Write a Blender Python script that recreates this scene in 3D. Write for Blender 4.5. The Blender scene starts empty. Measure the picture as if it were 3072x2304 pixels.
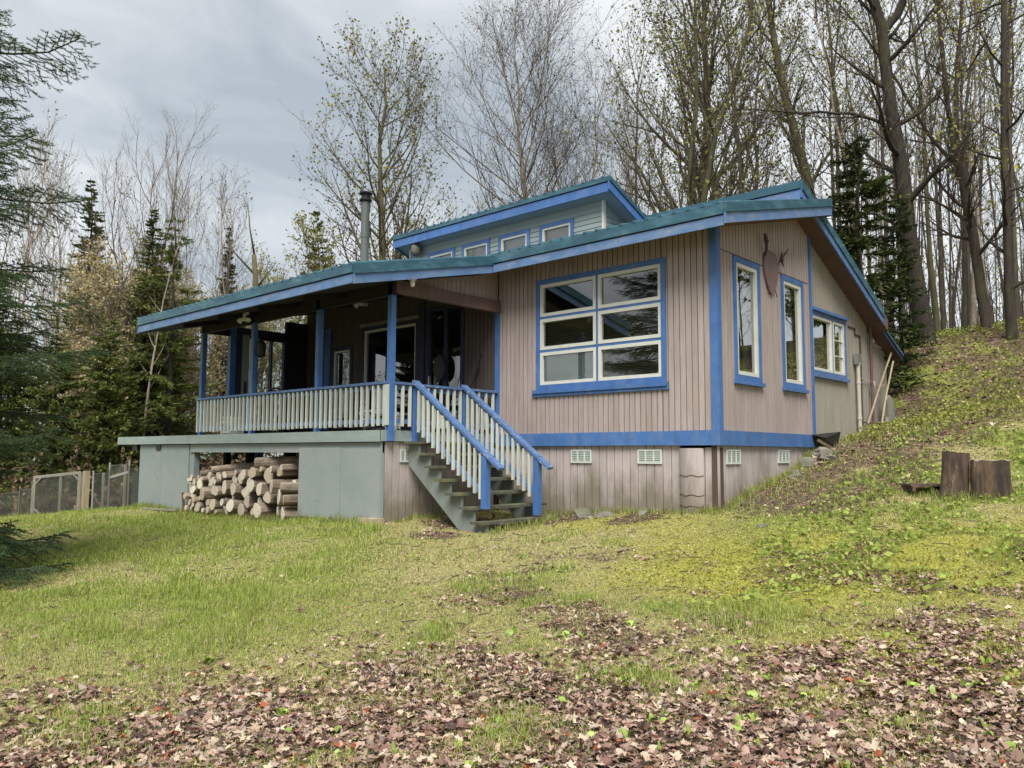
import bpy, math, random
import numpy as np
from mathutils import Matrix, Vector
random.seed(7)
rng = np.random.default_rng(11)
S = bpy.context.scene
COL = S.collection

# ------------------------------------------------------------------ camera
cam_d = bpy.data.cameras.new('camera')
cam = bpy.data.objects.new('camera', cam_d)
COL.objects.link(cam)
cam_d.sensor_width = 36.0
cam_d.sensor_fit = 'HORIZONTAL'
cam_d.lens = 36.0 * 2395.3 / 3072.0
cam_d.clip_end = 3000.0
cam_d.clip_start = 0.05
EYE = (5.522, -10.438, 1.6)
cam.matrix_world = Matrix(((0.73876, 0.05616, 0.67162, EYE[0]),
                           (0.67396, -0.06761, -0.73567, EYE[1]),
                           (0.00409, 0.99613, -0.08780, EYE[2]),
                           (0, 0, 0, 1)))
S.camera = cam

# ------------------------------------------------------------------ sky, sun, exposure
S.view_settings.view_transform = 'Standard'
S.view_settings.look = 'None'
S.view_settings.gamma = 1.0
S.view_settings.use_curve_mapping = False
S.view_settings.exposure = 1.92
SUN_EL, SUN_AZ = math.radians(54), math.radians(142)     # azimuth clockwise from +Y
SKYSEED = 9.1
W = bpy.data.worlds.new('World')
S.world = W
W.use_nodes = True
nt = W.node_tree
nt.nodes.clear()
N = nt.nodes.new
lk = nt.links.new


def mth(nt, op, a, b=None, c=None):
    n = nt.nodes.new('ShaderNodeMath')
    n.operation = op
    for i, v in enumerate((a, b, c)):
        if v is None:
            continue
        if isinstance(v, (int, float)):
            n.inputs[i].default_value = v
        else:
            nt.links.new(v, n.inputs[i])
    return n.outputs[0]


def mixc(nt, fac, a, b, mode='MIX'):
    n = nt.nodes.new('ShaderNodeMix')
    n.data_type = 'RGBA'
    n.blend_type = mode
    for k, v in ((0, fac), (6, a), (7, b)):
        if isinstance(v, (int, float)):
            n.inputs[k].default_value = v
        elif isinstance(v, (tuple, list)):
            n.inputs[k].default_value = (*v[:3], 1.0)
        else:
            nt.links.new(v, n.inputs[k])
    return n.outputs[2]


def ramp(nt, fac, stops):
    n = nt.nodes.new('ShaderNodeValToRGB')
    e = n.color_ramp.elements
    while len(e) < len(stops):
        e.new(0.5)
    for el, (p, c) in zip(e, stops):
        el.position = p
        el.color = (c, c, c, 1) if isinstance(c, (int, float)) else (*c, 1)
    nt.links.new(fac, n.inputs[0])
    return n.outputs[0]


def noise(nt, vec, scale=1.0, detail=4.0, rough=0.55, stretch=None):
    if stretch is not None:
        m = nt.nodes.new('ShaderNodeMapping')
        m.inputs['Scale'].default_value = stretch
        nt.links.new(vec, m.inputs[0])
        vec = m.outputs[0]
    n = nt.nodes.new('ShaderNodeTexNoise')
    n.inputs['Scale'].default_value = scale
    n.inputs['Detail'].default_value = detail
    n.inputs['Roughness'].default_value = rough
    nt.links.new(vec, n.inputs['Vector'])
    return n.outputs['Fac']


tc = N('ShaderNodeTexCoord')
sep = N('ShaderNodeSeparateXYZ')
lk(tc.outputs['Generated'], sep.inputs[0])
zz = mth(nt, 'ADD', mth(nt, 'MAXIMUM', sep.outputs[2], 0.0), 0.22)
cmb = N('ShaderNodeCombineXYZ')
lk(mth(nt, 'DIVIDE', sep.outputs[0], zz), cmb.inputs[0])
lk(mth(nt, 'DIVIDE', sep.outputs[1], zz), cmb.inputs[1])
off = N('ShaderNodeVectorMath')
off.operation = 'ADD'
off.inputs[1].default_value = (0.0, 0.0, SKYSEED)
lk(cmb.outputs[0], off.inputs[0])
warp = noise(nt, cmb.outputs[0], 1.1, 3, 0.5)
cmb2 = N('ShaderNodeCombineXYZ')
lk(warp, cmb2.inputs[0])
lk(warp, cmb2.inputs[1])
va = N('ShaderNodeVectorMath')
va.operation = 'ADD'
lk(off.outputs[0], va.inputs[0])
lk(cmb2.outputs[0], va.inputs[1])
cl = noise(nt, va.outputs[0], 1.05, 8, 0.54, (1.0, 0.5, 1.0))
cf = ramp(nt, cl, [(0.38, 0.0), (0.47, 0.5), (0.56, 1.0)])
cloud = mixc(nt, cf, (1.22, 1.37, 1.51), (2.42, 2.50, 2.53))
sky = N('ShaderNodeTexSky')
sky.sky_type = 'NISHITA'
sky.sun_disc = False
sky.sun_elevation = SUN_EL
sky.sun_rotation = SUN_AZ
skym = mixc(nt, 0.96, sky.outputs[0], cloud)
bg = N('ShaderNodeBackground')
bg.inputs['Strength'].default_value = 0.1
lk(skym, bg.inputs['Color'])
wo = N('ShaderNodeOutputWorld')
lk(bg.outputs[0], wo.inputs['Surface'])

sun_d = bpy.data.lights.new('sun', 'SUN')
sun_d.energy = 1.5
sun_d.angle = math.radians(35)
sun_d.color = (1.0, 0.965, 0.90)
sun = bpy.data.objects.new('sun', sun_d)
COL.objects.link(sun)
sdir = Vector((math.sin(SUN_AZ) * math.cos(SUN_EL), math.cos(SUN_AZ) * math.cos(SUN_EL), math.sin(SUN_EL)))
sun.rotation_euler = sdir.to_track_quat('Z', 'Y').to_euler()
sun.location = sdir * 60

# ------------------------------------------------------------------ object helpers
ROOTINV = {}


def tag(o, label=None, cat=None, group=None, kind=None):
    for k, v in (('label', label), ('category', cat), ('group', group), ('kind', kind)):
        if v:
            o[k] = v
    return o


def thing(name, label, cat, loc=(0, 0, 0), rz=0.0, group=None, local=True):
    """An Empty that parents parts. local=True: parts are modelled round the origin."""
    o = bpy.data.objects.new(name, None)
    o.empty_display_size = 0.2
    COL.objects.link(o)
    o.location = loc
    o.rotation_euler = (0, 0, rz)
    if not local:
        ROOTINV[o.name] = Matrix.Translation(-Vector(loc))
    return tag(o, label, cat, group)


def adopt(o, parent):
    o.parent = parent
    if parent.name in ROOTINV:
        o.matrix_parent_inverse = ROOTINV[parent.name]
    return o


def mkobj(name, me, parent=None):
    o = bpy.data.objects.new(name, me)
    COL.objects.link(o)
    if parent is not None:
        adopt(o, parent)
    return o


def copy_tree(o, parent=None):
    c = o.copy()
    COL.objects.link(c)
    if parent is not None:
        c.parent = parent
    for ch in list(o.children):
        copy_tree(ch, c)
    return c


def mesh_np(name, V, faces, mats, smooth=False, midx=None, attr=None):
    """faces: list of int arrays (n,3) or (n,4); midx: material index per list entry."""
    me = bpy.data.meshes.new(name)
    V = np.ascontiguousarray(V, dtype=np.float32)
    me.vertices.add(len(V))
    me.vertices.foreach_set('co', V.ravel())
    faces = [np.asarray(f, dtype=np.int32) for f in faces if len(f)]
    nl = sum(f.size for f in faces)
    nf = sum(len(f) for f in faces)
    me.loops.add(nl)
    me.polygons.add(nf)
    me.loops.foreach_set('vertex_index', np.concatenate([f.ravel() for f in faces]))
    tot = np.concatenate([np.full(len(f), f.shape[1], dtype=np.int32) for f in faces])
    st = np.concatenate([[0], np.cumsum(tot)[:-1]]).astype(np.int32)
    me.polygons.foreach_set('loop_start', st)
    if midx is not None:
        me.polygons.foreach_set('material_index', np.concatenate([np.full(len(f), m, dtype=np.int32) for f, m in zip(faces, midx)]))
    if smooth:
        me.polygons.foreach_set('use_smooth', np.ones(nf, dtype=bool))
    for m in (mats if isinstance(mats, (list, tuple)) else [mats]):
        me.materials.append(m)
    if attr is not None:
        for an, arr in attr.items():
            a = me.color_attributes.new(an, 'FLOAT_COLOR', 'POINT')
            a.data.foreach_set('color', np.ascontiguousarray(arr, dtype=np.float32).ravel())
    me.update(calc_edges=True)
    me.validate()
    return me


class MB:
    def __init__(self):
        self.v = []
        self.f = []
        self.m = []

    def add(self, vs, fs, m=0):
        b = len(self.v)
        self.v += [tuple(p) for p in vs]
        for f in fs:
            self.f.append([b + i for i in f])
            self.m.append(m)
        return self

    def box(self, a, b, m=0):
        (x0, x1), (y0, y1), (z0, z1) = [sorted(p) for p in zip(a, b)]
        return self.add([(x0, y0, z0), (x1, y0, z0), (x1, y1, z0), (x0, y1, z0), (x0, y0, z1), (x1, y0, z1), (x1, y1, z1), (x0, y1, z1)],
                        [(0, 3, 2, 1), (4, 5, 6, 7), (0, 1, 5, 4), (1, 2, 6, 5), (2, 3, 7, 6), (3, 0, 4, 7)], m)

    def bar(self, p, q, w, h, up=(0, 0, 1), m=0):
        p, q, up = Vector(p), Vector(q), Vector(up)
        d = (q - p).normalized()
        s = d.cross(up)
        if s.length < 1e-5:
            s = d.cross(Vector((1, 0, 0)))
        s.normalize()
        u = s.cross(d).normalized()
        c = [(-1, -1), (1, -1), (1, 1), (-1, 1)]
        vs = [r + s * (a * w / 2) + u * (b * h / 2) for r in (p, q) for a, b in c]
        return self.add(vs, [(0, 1, 2, 3), (7, 6, 5, 4), (0, 4, 5, 1), (1, 5, 6, 2), (2, 6, 7, 3), (3, 7, 4, 0)], m)

    def prism(self, poly, axis, a, b, m=0):
        """poly: 2-D points in the two other axes (order x,y,z without axis)."""
        def put(p, t):
            l = list(p)
            l.insert(axis, t)
            return tuple(l)
        n = len(poly)
        vs = [put(p, a) for p in poly] + [put(p, b) for p in poly]
        fs = [tuple(range(n))[::-1], tuple(range(n, 2 * n))] + [(i, (i + 1) % n, n + (i + 1) % n, n + i) for i in range(n)]
        return self.add(vs, fs, m)

    def tube(self, pts, r, n=8, m=0, caps=True):
        pts = [Vector(p) for p in pts]
        rr = r if isinstance(r, (list, tuple)) else [r] * len(pts)
        vs = []
        for i, p in enumerate(pts):
            d = (pts[min(i + 1, len(pts) - 1)] - pts[max(i - 1, 0)]).normalized()
            ref = Vector((0, 0, 1)) if abs(d.z) < 0.9 else Vector((1, 0, 0))
            s = d.cross(ref).normalized()
            u = s.cross(d)
            vs += [p + (s * math.cos(2 * math.pi * k / n) + u * math.sin(2 * math.pi * k / n)) * rr[i] for k in range(n)]
        fs = []
        for i in range(len(pts) - 1):
            for k in range(n):
                a, b = i * n + k, i * n + (k + 1) % n
                fs.append((a, b, b + n, a + n))
        if caps:
            fs += [tuple(range(n))[::-1], tuple(range((len(pts) - 1) * n, len(pts) * n))]
        return self.add(vs, fs, m)

    def lathe(self, prof, c=(0, 0, 0), n=16, m=0):
        vs = [(c[0] + r * math.cos(2 * math.pi * k / n), c[1] + r * math.sin(2 * math.pi * k / n), c[2] + z) for r, z in prof for k in range(n)]
        fs = [(i * n + k, i * n + (k + 1) % n, (i + 1) * n + (k + 1) % n, (i + 1) * n + k) for i in range(len(prof) - 1) for k in range(n)]
        fs += [tuple(range(n))[::-1], tuple(range((len(prof) - 1) * n, len(prof) * n))]
        return self.add(vs, fs, m)

    def mesh(self, name, mats, smooth=False):
        me = bpy.data.meshes.new(name)
        me.from_pydata(self.v, [], self.f)
        ml = mats if isinstance(mats, (list, tuple)) else [mats]
        for x in ml:
            me.materials.append(x)
        if len(ml) > 1:
            me.polygons.foreach_set('material_index', self.m)
        if smooth:
            me.polygons.foreach_set('use_smooth', [True] * len(me.polygons))
        me.update()
        return me

    def build(self, name, mats, parent=None, smooth=False):
        return mkobj(name, self.mesh(name, mats, smooth), parent)


# ------------------------------------------------------------------ materials
def paint(name, col, rough=0.6, var=0.14, scale=3.0, stretch=(1, 1, 1), bump=0.15, bscale=40.0, bstretch=None,
          peel=None, peel_at=0.66, peel_scale=9.0, peel_stretch=(1, 1, 1), rnd=0.06, stain=None, stain_at=0.55, stain_stretch=(3, 3, .5),
          metal=0.0, spec=0.4, nails=None):
    m = bpy.data.materials.new(name)
    m.use_nodes = True
    t = m.node_tree
    b = t.nodes['Principled BSDF']
    g = t.nodes.new('ShaderNodeNewGeometry').outputs['Position']
    n1 = noise(t, g, scale, 5, 0.6, stretch)
    c = mixc(t, ramp(t, n1, [(0.3, 0.0), (0.7, 1.0)]), [x * (1 - var) for x in col], [min(1, x * (1 + var)) for x in col])
    if stain is not None:
        n2 = noise(t, g, 1.6, 6, 0.65, stain_stretch)
        c = mixc(t, ramp(t, n2, [(stain_at - 0.08, 0.0), (stain_at + 0.12, 0.85)]), c, stain)
    if peel is not None:
        n3 = noise(t, g, peel_scale, 6, 0.7, peel_stretch)
        c = mixc(t, ramp(t, n3, [(peel_at, 0.0), (peel_at + 0.05, 0.9)]), c, peel)
    if nails is not None:
        vn = t.nodes.new('ShaderNodeTexVoronoi')
        vn.inputs['Scale'].default_value = nails
        t.links.new(g, vn.inputs['Vector'])
        c = mixc(t, ramp(t, vn.outputs['Distance'], [(.035, .85), (.075, 0.)]), c, (.05, .045, .045))
    if rnd:
        oi = t.nodes.new('ShaderNodeObjectInfo')
        k = mth(t, 'ADD', mth(t, 'MULTIPLY', oi.outputs['Random'], 2 * rnd), 1 - rnd)
        vm = t.nodes.new('ShaderNodeVectorMath')
        vm.operation = 'SCALE'
        t.links.new(c, vm.inputs[0])
        t.links.new(k, vm.inputs['Scale'])
        c = vm.outputs[0]
    t.links.new(c, b.inputs['Base Color'])
    b.inputs['Roughness'].default_value = rough
    b.inputs['Metallic'].default_value = metal
    b.inputs['Specular IOR Level'].default_value = spec
    if bump:
        n4 = noise(t, g, bscale, 4, 0.6, bstretch)
        bp = t.nodes.new('ShaderNodeBump')
        bp.inputs['Strength'].default_value = bump
        bp.inputs['Distance'].default_value = 0.01
        t.links.new(n4, bp.inputs['Height'])
        t.links.new(bp.outputs[0], b.inputs['Normal'])
    return m


def attr_mat(name, attr, rough=0.8, trans=0.0, spec=0.25, var=0.0):
    m = bpy.data.materials.new(name)
    m.use_nodes = True
    t = m.node_tree
    b = t.nodes['Principled BSDF']
    a = t.nodes.new('ShaderNodeVertexColor')
    a.layer_name = attr
    t.links.new(a.outputs[0], b.inputs['Base Color'])
    b.inputs['Roughness'].default_value = rough
    b.inputs['Specular IOR Level'].default_value = spec
    if trans:
        tr = t.nodes.new('ShaderNodeBsdfTranslucent')
        t.links.new(a.outputs[0], tr.inputs[0])
        mx = t.nodes.new('ShaderNodeMixShader')
        mx.inputs[0].default_value = trans
        t.links.new(b.outputs[0], mx.inputs[1])
        t.links.new(tr.outputs[0], mx.inputs[2])
        t.links.new(mx.outputs[0], t.nodes['Material Output'].inputs['Surface'])
    return m


def glass_mat(name, tint=(0.80, 0.88, 0.84), refl=2.6):
    m = bpy.data.materials.new(name)
    m.use_nodes = True
    t = m.node_tree
    t.nodes.remove(t.nodes['Principled BSDF'])
    fr = t.nodes.new('ShaderNodeFresnel')
    fr.inputs[0].default_value = 1.5
    f = mth(t, 'MINIMUM', mth(t, 'MULTIPLY', fr.outputs[0], refl), 1.0)
    tr = t.nodes.new('ShaderNodeBsdfTransparent')
    tr.inputs[0].default_value = (*tint, 1)
    gl = t.nodes.new('ShaderNodeBsdfGlossy')
    gl.inputs['Roughness'].default_value = 0.0
    gl.inputs[0].default_value = (0.95, 0.97, 0.97, 1)
    g = t.nodes.new('ShaderNodeNewGeometry').outputs['Position']
    bp = t.nodes.new('ShaderNodeBump')
    bp.inputs['Strength'].default_value = 0.02
    bp.inputs['Distance'].default_value = 0.02
    t.links.new(noise(t, g, 1.5, 2), bp.inputs['Height'])
    t.links.new(bp.outputs[0], gl.inputs['Normal'])
    mx = t.nodes.new('ShaderNodeMixShader')
    t.links.new(f, mx.inputs[0])
    t.links.new(tr.outputs[0], mx.inputs[1])
    t.links.new(gl.outputs[0], mx.inputs[2])
    t.links.new(mx.outputs[0], t.nodes['Material Output'].inputs['Surface'])
    return m


GRAIN = (9, 9, .7)
M = {
    'shaded_porchboard': paint('shaded_porchboard', (.075, .060, .054), .75, .14, 3, GRAIN, .3, 60, (1, 1, .12), rnd=.06),  # porch wall boards, darkened so the base colour carries the porch shade
    'siding': paint('siding', (.365, .305, .287), .75, .12, 3, GRAIN, .35, 60, (1, 1, .12), rnd=.05, stain=(.31, .255, .225), stain_at=.54, peel=(.20, .16, .135), peel_at=.76, peel_scale=26, peel_stretch=(1, 1, .35)),
    'skirt': paint('skirt', (.42, .365, .355), .75, .12, 3, GRAIN, .3, 60, (1, 1, .12), rnd=.06),
    'greysiding': paint('greysiding', (0.324, 0.293, 0.248), .75, .12, 3, GRAIN, .3, 60, (1, 1, .12), rnd=.05, stain=(.26, .25, .20), stain_at=.58),
    'sheath': paint('sheath', (.085, .058, .047), .9, .1, 4, bump=0, rnd=0),
    'blue': paint('blue', (.058, .142, .355), .5, .14, 5, (1, 1, 1), .12, 50, rnd=.06, peel=(.24, .25, .27), peel_at=.70, peel_scale=16, peel_stretch=(.6, .6, .6), stain=(.10, .18, .36), stain_at=.54, stain_stretch=(3, 3, 1.2), nails=4.5),
    'fascia': paint('fascia', (.095, .175, .335), .55, .16, 4, (1, 1, 1), .25, 50, rnd=.05, peel=(.30, .30, .31), peel_at=.63, peel_scale=11, peel_stretch=(.5, 1, 2.2), stain=(.18, .24, .36), stain_at=.53, stain_stretch=(2, 2, 5), nails=4.0),
    'rail': paint('rail', (.085, .155, .32), .55, .2, 6, (1, 1, 1), .3, 50, rnd=.05, peel=(.40, .41, .40), peel_at=.60, peel_scale=16, peel_stretch=(.6, 1, 1)),
    'teal': paint('teal', (.030, .090, .128), .38, .12, 2, bump=.04, bscale=10, rnd=.03, stain=(.075, .18, .225), stain_at=.56, stain_stretch=(1.5, 1.5, 4), spec=.5),
    'deckgrey': paint('deckgrey', (0.257, 0.312, 0.300), .65, .10, 4, (1, 1, 4), .2, 50, rnd=.05, stain=(.24, .28, .27), stain_at=.62),
    'plygrey': paint('plygrey', (0.239, 0.285, 0.281), .7, .10, 1.6, (1, 1, 1), .18, 45, rnd=.04, stain=(.275, .285, .28), stain_at=.52, stain_stretch=(1, 1, 1), peel=(.16, .18, .17), peel_at=.76, peel_scale=24, nails=3.2),
    'white': paint('white', (.58, .585, .53), .5, .07, 6, bump=.08, rnd=.04, peel=(.52, .50, .40), peel_at=.66, peel_scale=7),
    'baluster': paint('baluster', (.49, .52, .47), .6, .10, 7, (1, 1, .5), .15, 50, rnd=.12, peel=(.42, .43, .34), peel_at=.62, peel_scale=10, peel_stretch=(1, 1, .5)),
    'vinyl': paint('vinyl', (0.264, 0.316, 0.308), .5, .07, 2, bump=.05, rnd=.04, stain=(.25, .31, .30), stain_at=.6),
    'soffit': paint('soffit', (0.128, 0.080, 0.068), .8, .15, 3, (1, 4, 1), .15, 40, rnd=.04),
    'bluesoffit': paint('bluesoffit', (.25, .29, .33), .7, .08, 3, bump=.08, rnd=0),
    'dark': paint('dark', (.014, .012, .012), .85, .2, 3, bump=0, rnd=0),  # near-black: deep shade of the porch is put into this base colour
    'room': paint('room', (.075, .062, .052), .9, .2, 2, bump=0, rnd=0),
    'darkframe': paint('darkframe', (.022, .028, .065), .6, .2, 4, bump=.05, rnd=0),
    'tread': paint('tread', (.085, .085, .062), .85, .35, 6, (1, 4, 1), .5, 40, rnd=.1, stain=(.15, .155, .07), stain_at=.55, stain_stretch=(2, 2, 2), peel=(.26, .27, .25), peel_at=.66, peel_scale=16, peel_stretch=(1, .3, 1)),
    'stringer': paint('stringer', (0.200, 0.228, 0.212), .7, .12, 4, bump=.2, rnd=.03, stain=(.15, .17, .11), stain_at=.6, stain_stretch=(2, 2, 1)),
    'blind': paint('blind', (.36, .34, .22), .6, .06, 2, bump=0, rnd=0),
    'skyglare_blind': paint('skyglare_blind', (.78, .80, .80), .6, .06, 2, bump=0, rnd=0),  # extra pale slats stand in for bright sky reflected in the lower left pane
    'curtain': paint('curtain', (0.330, 0.342, 0.300), .8, .1, 2, (6, 6, .4), bump=0, rnd=0),
    'pipe': paint('pipe', (.105, .118, .11), .75, .3, 4, (8, 8, .2), .05, 30, metal=.0, rnd=0),
    'metal': paint('metal', (.42, .44, .45), .35, .1, 5, (1, 1, .3), .05, 30, metal=.8, rnd=0),
    'blackmetal': paint('blackmetal', (.025, .025, .028), .45, .2, 5, bump=.05, rnd=0, metal=.3),
    'pvc': paint('pvc', (.44, .42, .38), .5, .1, 5, bump=.05, rnd=.05),
    'ventwhite': paint('ventwhite', (0.561, 0.603, 0.561), .5, .08, 8, bump=.05, rnd=.03),
    'plaque': paint('plaque', (.17, .115, .115), .6, .12, 5, bump=.1, rnd=0),
    'antler': paint('antler', (.055, .035, .03), .8, .3, 12, bump=.3, rnd=0),
    'rock': paint('rock', (.17, .16, .135), .9, .3, 5, bump=.7, bscale=14, rnd=.2, stain=(.13, .14, .06), stain_at=.55, stain_stretch=(4, 4, 4)),
    'bark': paint('bark', (.078, .062, .048), .95, .38, 7, (3, 3, .5), .9, 18, (2, 2, .35), rnd=.2, stain=(.12, .125, .05), stain_at=.62, stain_stretch=(2, 2, .8)),
    'darkbark': paint('darkbark', (.040, .034, .027), .95, .4, 7, (3, 3, .5), .9, 18, (2, 2, .35), rnd=.2, stain=(.085, .085, .035), stain_at=.6, stain_stretch=(2, 2, .8)),
    'palebark': paint('palebark', (.27, .235, .195), .9, .3, 5, (2, 2, 2.2), .5, 16, rnd=.2, peel=(.10, .075, .055), peel_at=.60, peel_scale=6, peel_stretch=(1, 1, 3)),
    'mossbark': paint('mossbark', (.092, .085, .044), .95, .35, 6, (3, 3, .5), .8, 18, (2, 2, .35), rnd=.15, stain=(.07, .06, .045), stain_at=.58, stain_stretch=(2, 2, .8)),
    'twig': paint('twig', (.070, .055, .043), .9, .3, 2, bump=0, rnd=.25),
    'paletwig': paint('paletwig', (.20, .16, .125), .9, .3, 2, bump=0, rnd=.2),
    'logbark': paint('logbark', (.25, .20, .155), .95, .4, 9, (1, .4, 1), .9, 22, rnd=.25, stain=(.13, .105, .08), stain_at=.55, stain_stretch=(5, 1, 5)),
    'stump': paint('stump', (.095, .062, .043), .95, .55, 7, (2, 2, .5), 1.0, 16, (2, 2, .4), rnd=.1, peel=(.26, .17, .11), peel_at=.62, peel_scale=5, peel_stretch=(2, 2, .4), stain=(.03, .024, .02), stain_at=.52, stain_stretch=(5, 5, .6)),
    'greywood': paint('greywood', (.22, .205, .175), .9, .25, 5, (1, 1, .3), .4, 40, rnd=.1),
    'tanwood': paint('tanwood', (.33, .27, .18), .9, .25, 5, (4, 4, .5), .4, 40, rnd=.1),
    'galv': paint('galv', (.30, .31, .30), .45, .1, 5, bump=0, metal=.4, rnd=0),
    'plastic': paint('plastic', (.80, .80, .78), .4, .04, 4, bump=0, rnd=0),
    'nest': paint('nest', (.14, .13, .115), .95, .35, 10, (1, 1, 3), .8, 25, rnd=0),
    'stem': paint('stem', (.20, .26, .07), .7, .2, 6, bump=0, rnd=.1),
    'sprout': paint('sprout', (.245, .34, .065), .45, .18, 12, bump=.1, bscale=60, rnd=.22),
    'tarp': paint('tarp', (.05, .052, .05), .7, .2, 4, bump=.2, bscale=8, rnd=0),
    'rust': paint('rust', (.12, .085, .06), .8, .3, 8, bump=.3, rnd=0, peel=(.23, .11, .05), peel_at=.6),
    'glass': glass_mat('glass', refl=3.6),
    'glasspale': glass_mat('glasspale', (.75, .80, .76), 3.6),
}


def ring_mat():
    m = bpy.data.materials.new('cut_wood')
    m.use_nodes = True
    t = m.node_tree
    b = t.nodes['Principled BSDF']
    o = t.nodes.new('ShaderNodeTexCoord').outputs['Object']
    w = t.nodes.new('ShaderNodeTexWave')
    w.wave_type = 'RINGS'
    w.rings_direction = 'Y'
    w.inputs['Scale'].default_value = 22
    w.inputs['Distortion'].default_value = 3
    w.inputs['Detail'].default_value = 3
    t.links.new(o, w.inputs[0])
    oi = t.nodes.new('ShaderNodeObjectInfo').outputs['Random']
    base = mixc(t, oi, (.46, .385, .295), (.78, .74, .64))
    c = mixc(t, ramp(t, w.outputs['Fac'], [(0, .0), (1, .45)]), base, (.36, .27, .18))
    n = noise(t, o, 9, 5, .65)
    c = mixc(t, ramp(t, n, [(.55, 0.), (.75, .6)]), c, (.28, .22, .16))
    sx_ = t.nodes.new('ShaderNodeSeparateXYZ')
    t.links.new(o, sx_.inputs[0])
    an = mth(t, 'ARCTAN2', sx_.outputs[0], sx_.outputs[2])
    cv = t.nodes.new('ShaderNodeCombineXYZ')
    t.links.new(mth(t, 'MULTIPLY', an, 3.2), cv.inputs[0])
    t.links.new(mth(t, 'MULTIPLY', oi, 40.0), cv.inputs[1])
    crack = ramp(t, noise(t, cv.outputs[0], 1.6, 2, .5), [(.66, 0.), (.72, .75)])
    c = mixc(t, crack, c, (.10, .07, .05))
    t.links.new(c, b.inputs['Base Color'])
    b.inputs['Roughness'].default_value = .9
    return m


M['cut'] = ring_mat()


def skirt_stain(m, top=1.72, dirt=(.15, .125, .082), amt=.92):
    """algae splashed up the skirting from the soil: patchy blotches, denser low down (dirt, not shade)"""
    t = m.node_tree
    b = t.nodes['Principled BSDF']
    src = b.inputs['Base Color'].links[0].from_socket
    g = t.nodes.new('ShaderNodeNewGeometry').outputs['Position']
    s = t.nodes.new('ShaderNodeSeparateXYZ')
    t.links.new(g, s.inputs[0])
    n = noise(t, g, 1.0, 7, .68, (2.4, 2.4, .9))
    n2 = noise(t, g, 1.0, 3, .5, (.55, .55, .1))
    h = mth(t, 'SUBTRACT', top, s.outputs[2])
    k = mth(t, 'ADD', mth(t, 'MULTIPLY', h, .55), mth(t, 'ADD', n, mth(t, 'MULTIPLY', n2, .8)))
    f = ramp(t, mth(t, 'SUBTRACT', k, .62), [(.42, 0.), (.72, .85)])
    t.links.new(mixc(t, f, src, (.17, .145, .10)), b.inputs['Base Color'])


skirt_stain(M['skirt'])
skirt_stain(M['plygrey'], .80, (.15, .16, .13), .5)

# ------------------------------------------------------------------ terrain height
CP = np.array([
    (5.5, -10.4, 0), (3, -7.5, .1), (1, -9.2, .0), (4.7, -6, .2), (4, -2.2, .5), (3.1, 1, 1.11), (2.4, 3, 1.5),
    (0, 0, .8), (0.05, .94, 1.08), (0.05, 2.1, 1.27), (0.05, 3.1, 1.62), (0.05, 4, 1.76), (0.05, 5.5, 1.97), (0.05, 6.9, 2.10),
    (-1.8, -.1, .68), (-3.5, 0, .57), (-2.85, -2, .46), (-4.4, -2.5, .52), (-4.4, -1.4, .57), (-6.7, -2.6, .42), (-8.3, -2.6, .39), (-10.95, -2.5, .35),
    (-13.35, -2.5, .36), (-17, -3.6, -.01), (-16.1, -2.8, .07), (-15.5, -2.3, .14), (-4, -7.8, .1), (-10, -6, .2), (-17, -9, -.35), (-25, -5, -.9),
    (-30, 5, -1.6), (-22, 6, -.5), (-14, 4, .4), (-8, 6, 1.0), (-4, 8, 1.9), (-4, 3, .8), (-7.5, 3, .75), (-2, 3, 1.1), (-1.5, 5.5, 1.6),
    (.8, 5.5, 2.12), (.5, 8, 2.55), (1.6, 12.8, 4.84), (-.7, 10.7, 4.15), (3, 10, 3.7), (3, 6, 2.4), (5, 13, 5.0), (8, 8, 3.4), (8, 0, 1.2), (8, -6, .4),
    (0, 20, 5.4), (-5, 16, 4.5), (-10, 14, 2.9), (4, 22, 5.6), (0, 40, 5.9), (-15, 30, 2), (-25, 30, 0), (-40, 20, -3), (-60, 40, -5),
    (10, -15, -.4), (-10, -16, -.5), (20, 20, 6.5), (40, 40, 8), (60, -20, 2), (-40, -30, -3), (0, -30, -1.5), (0, 80, 6.5), (-60, -10, -3.5),
    (-85, 90, -7), (90, 90, 9), (90, -90, 0), (-90, -90, -6)], dtype=float)


def _phi(d2):
    return np.sqrt(d2 + 1.2)


_A = _phi(((CP[:, None, :2] - CP[None, :, :2]) ** 2).sum(-1)) - 1e-2 * np.eye(len(CP))
_A1 = np.block([[_A, np.ones((len(CP), 1))], [np.ones((1, len(CP))), np.zeros((1, 1))]])
_W = np.linalg.solve(_A1, np.append(CP[:, 2], 0.0))


def lattice(seed, n=256):
    return np.random.default_rng(seed).random((n, n))


_LT = [lattice(s) for s in range(5)]


def vnoise(x, y, scale, k=0):
    x = np.asarray(x, float) * scale + 1000.3
    y = np.asarray(y, float) * scale + 1000.7
    xi, yi = np.floor(x).astype(int), np.floor(y).astype(int)
    fx, fy = x - xi, y - yi
    fx, fy = fx * fx * (3 - 2 * fx), fy * fy * (3 - 2 * fy)
    L = _LT[k % 5]
    a, b, c, d = (L[(xi + i) % 256, (yi + j) % 256] for i, j in ((0, 0), (1, 0), (0, 1), (1, 1)))
    return (a * (1 - fx) + b * fx) * (1 - fy) + (c * (1 - fx) + d * fx) * fy


def fbm(x, y, scale, k=0, o=4):
    s, a, t = 0, .5, 0
    for i in range(o):
        s = s + a * vnoise(x, y, scale * 2 ** i, k + i)
        t += a
        a *= .55
    return s / t


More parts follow.
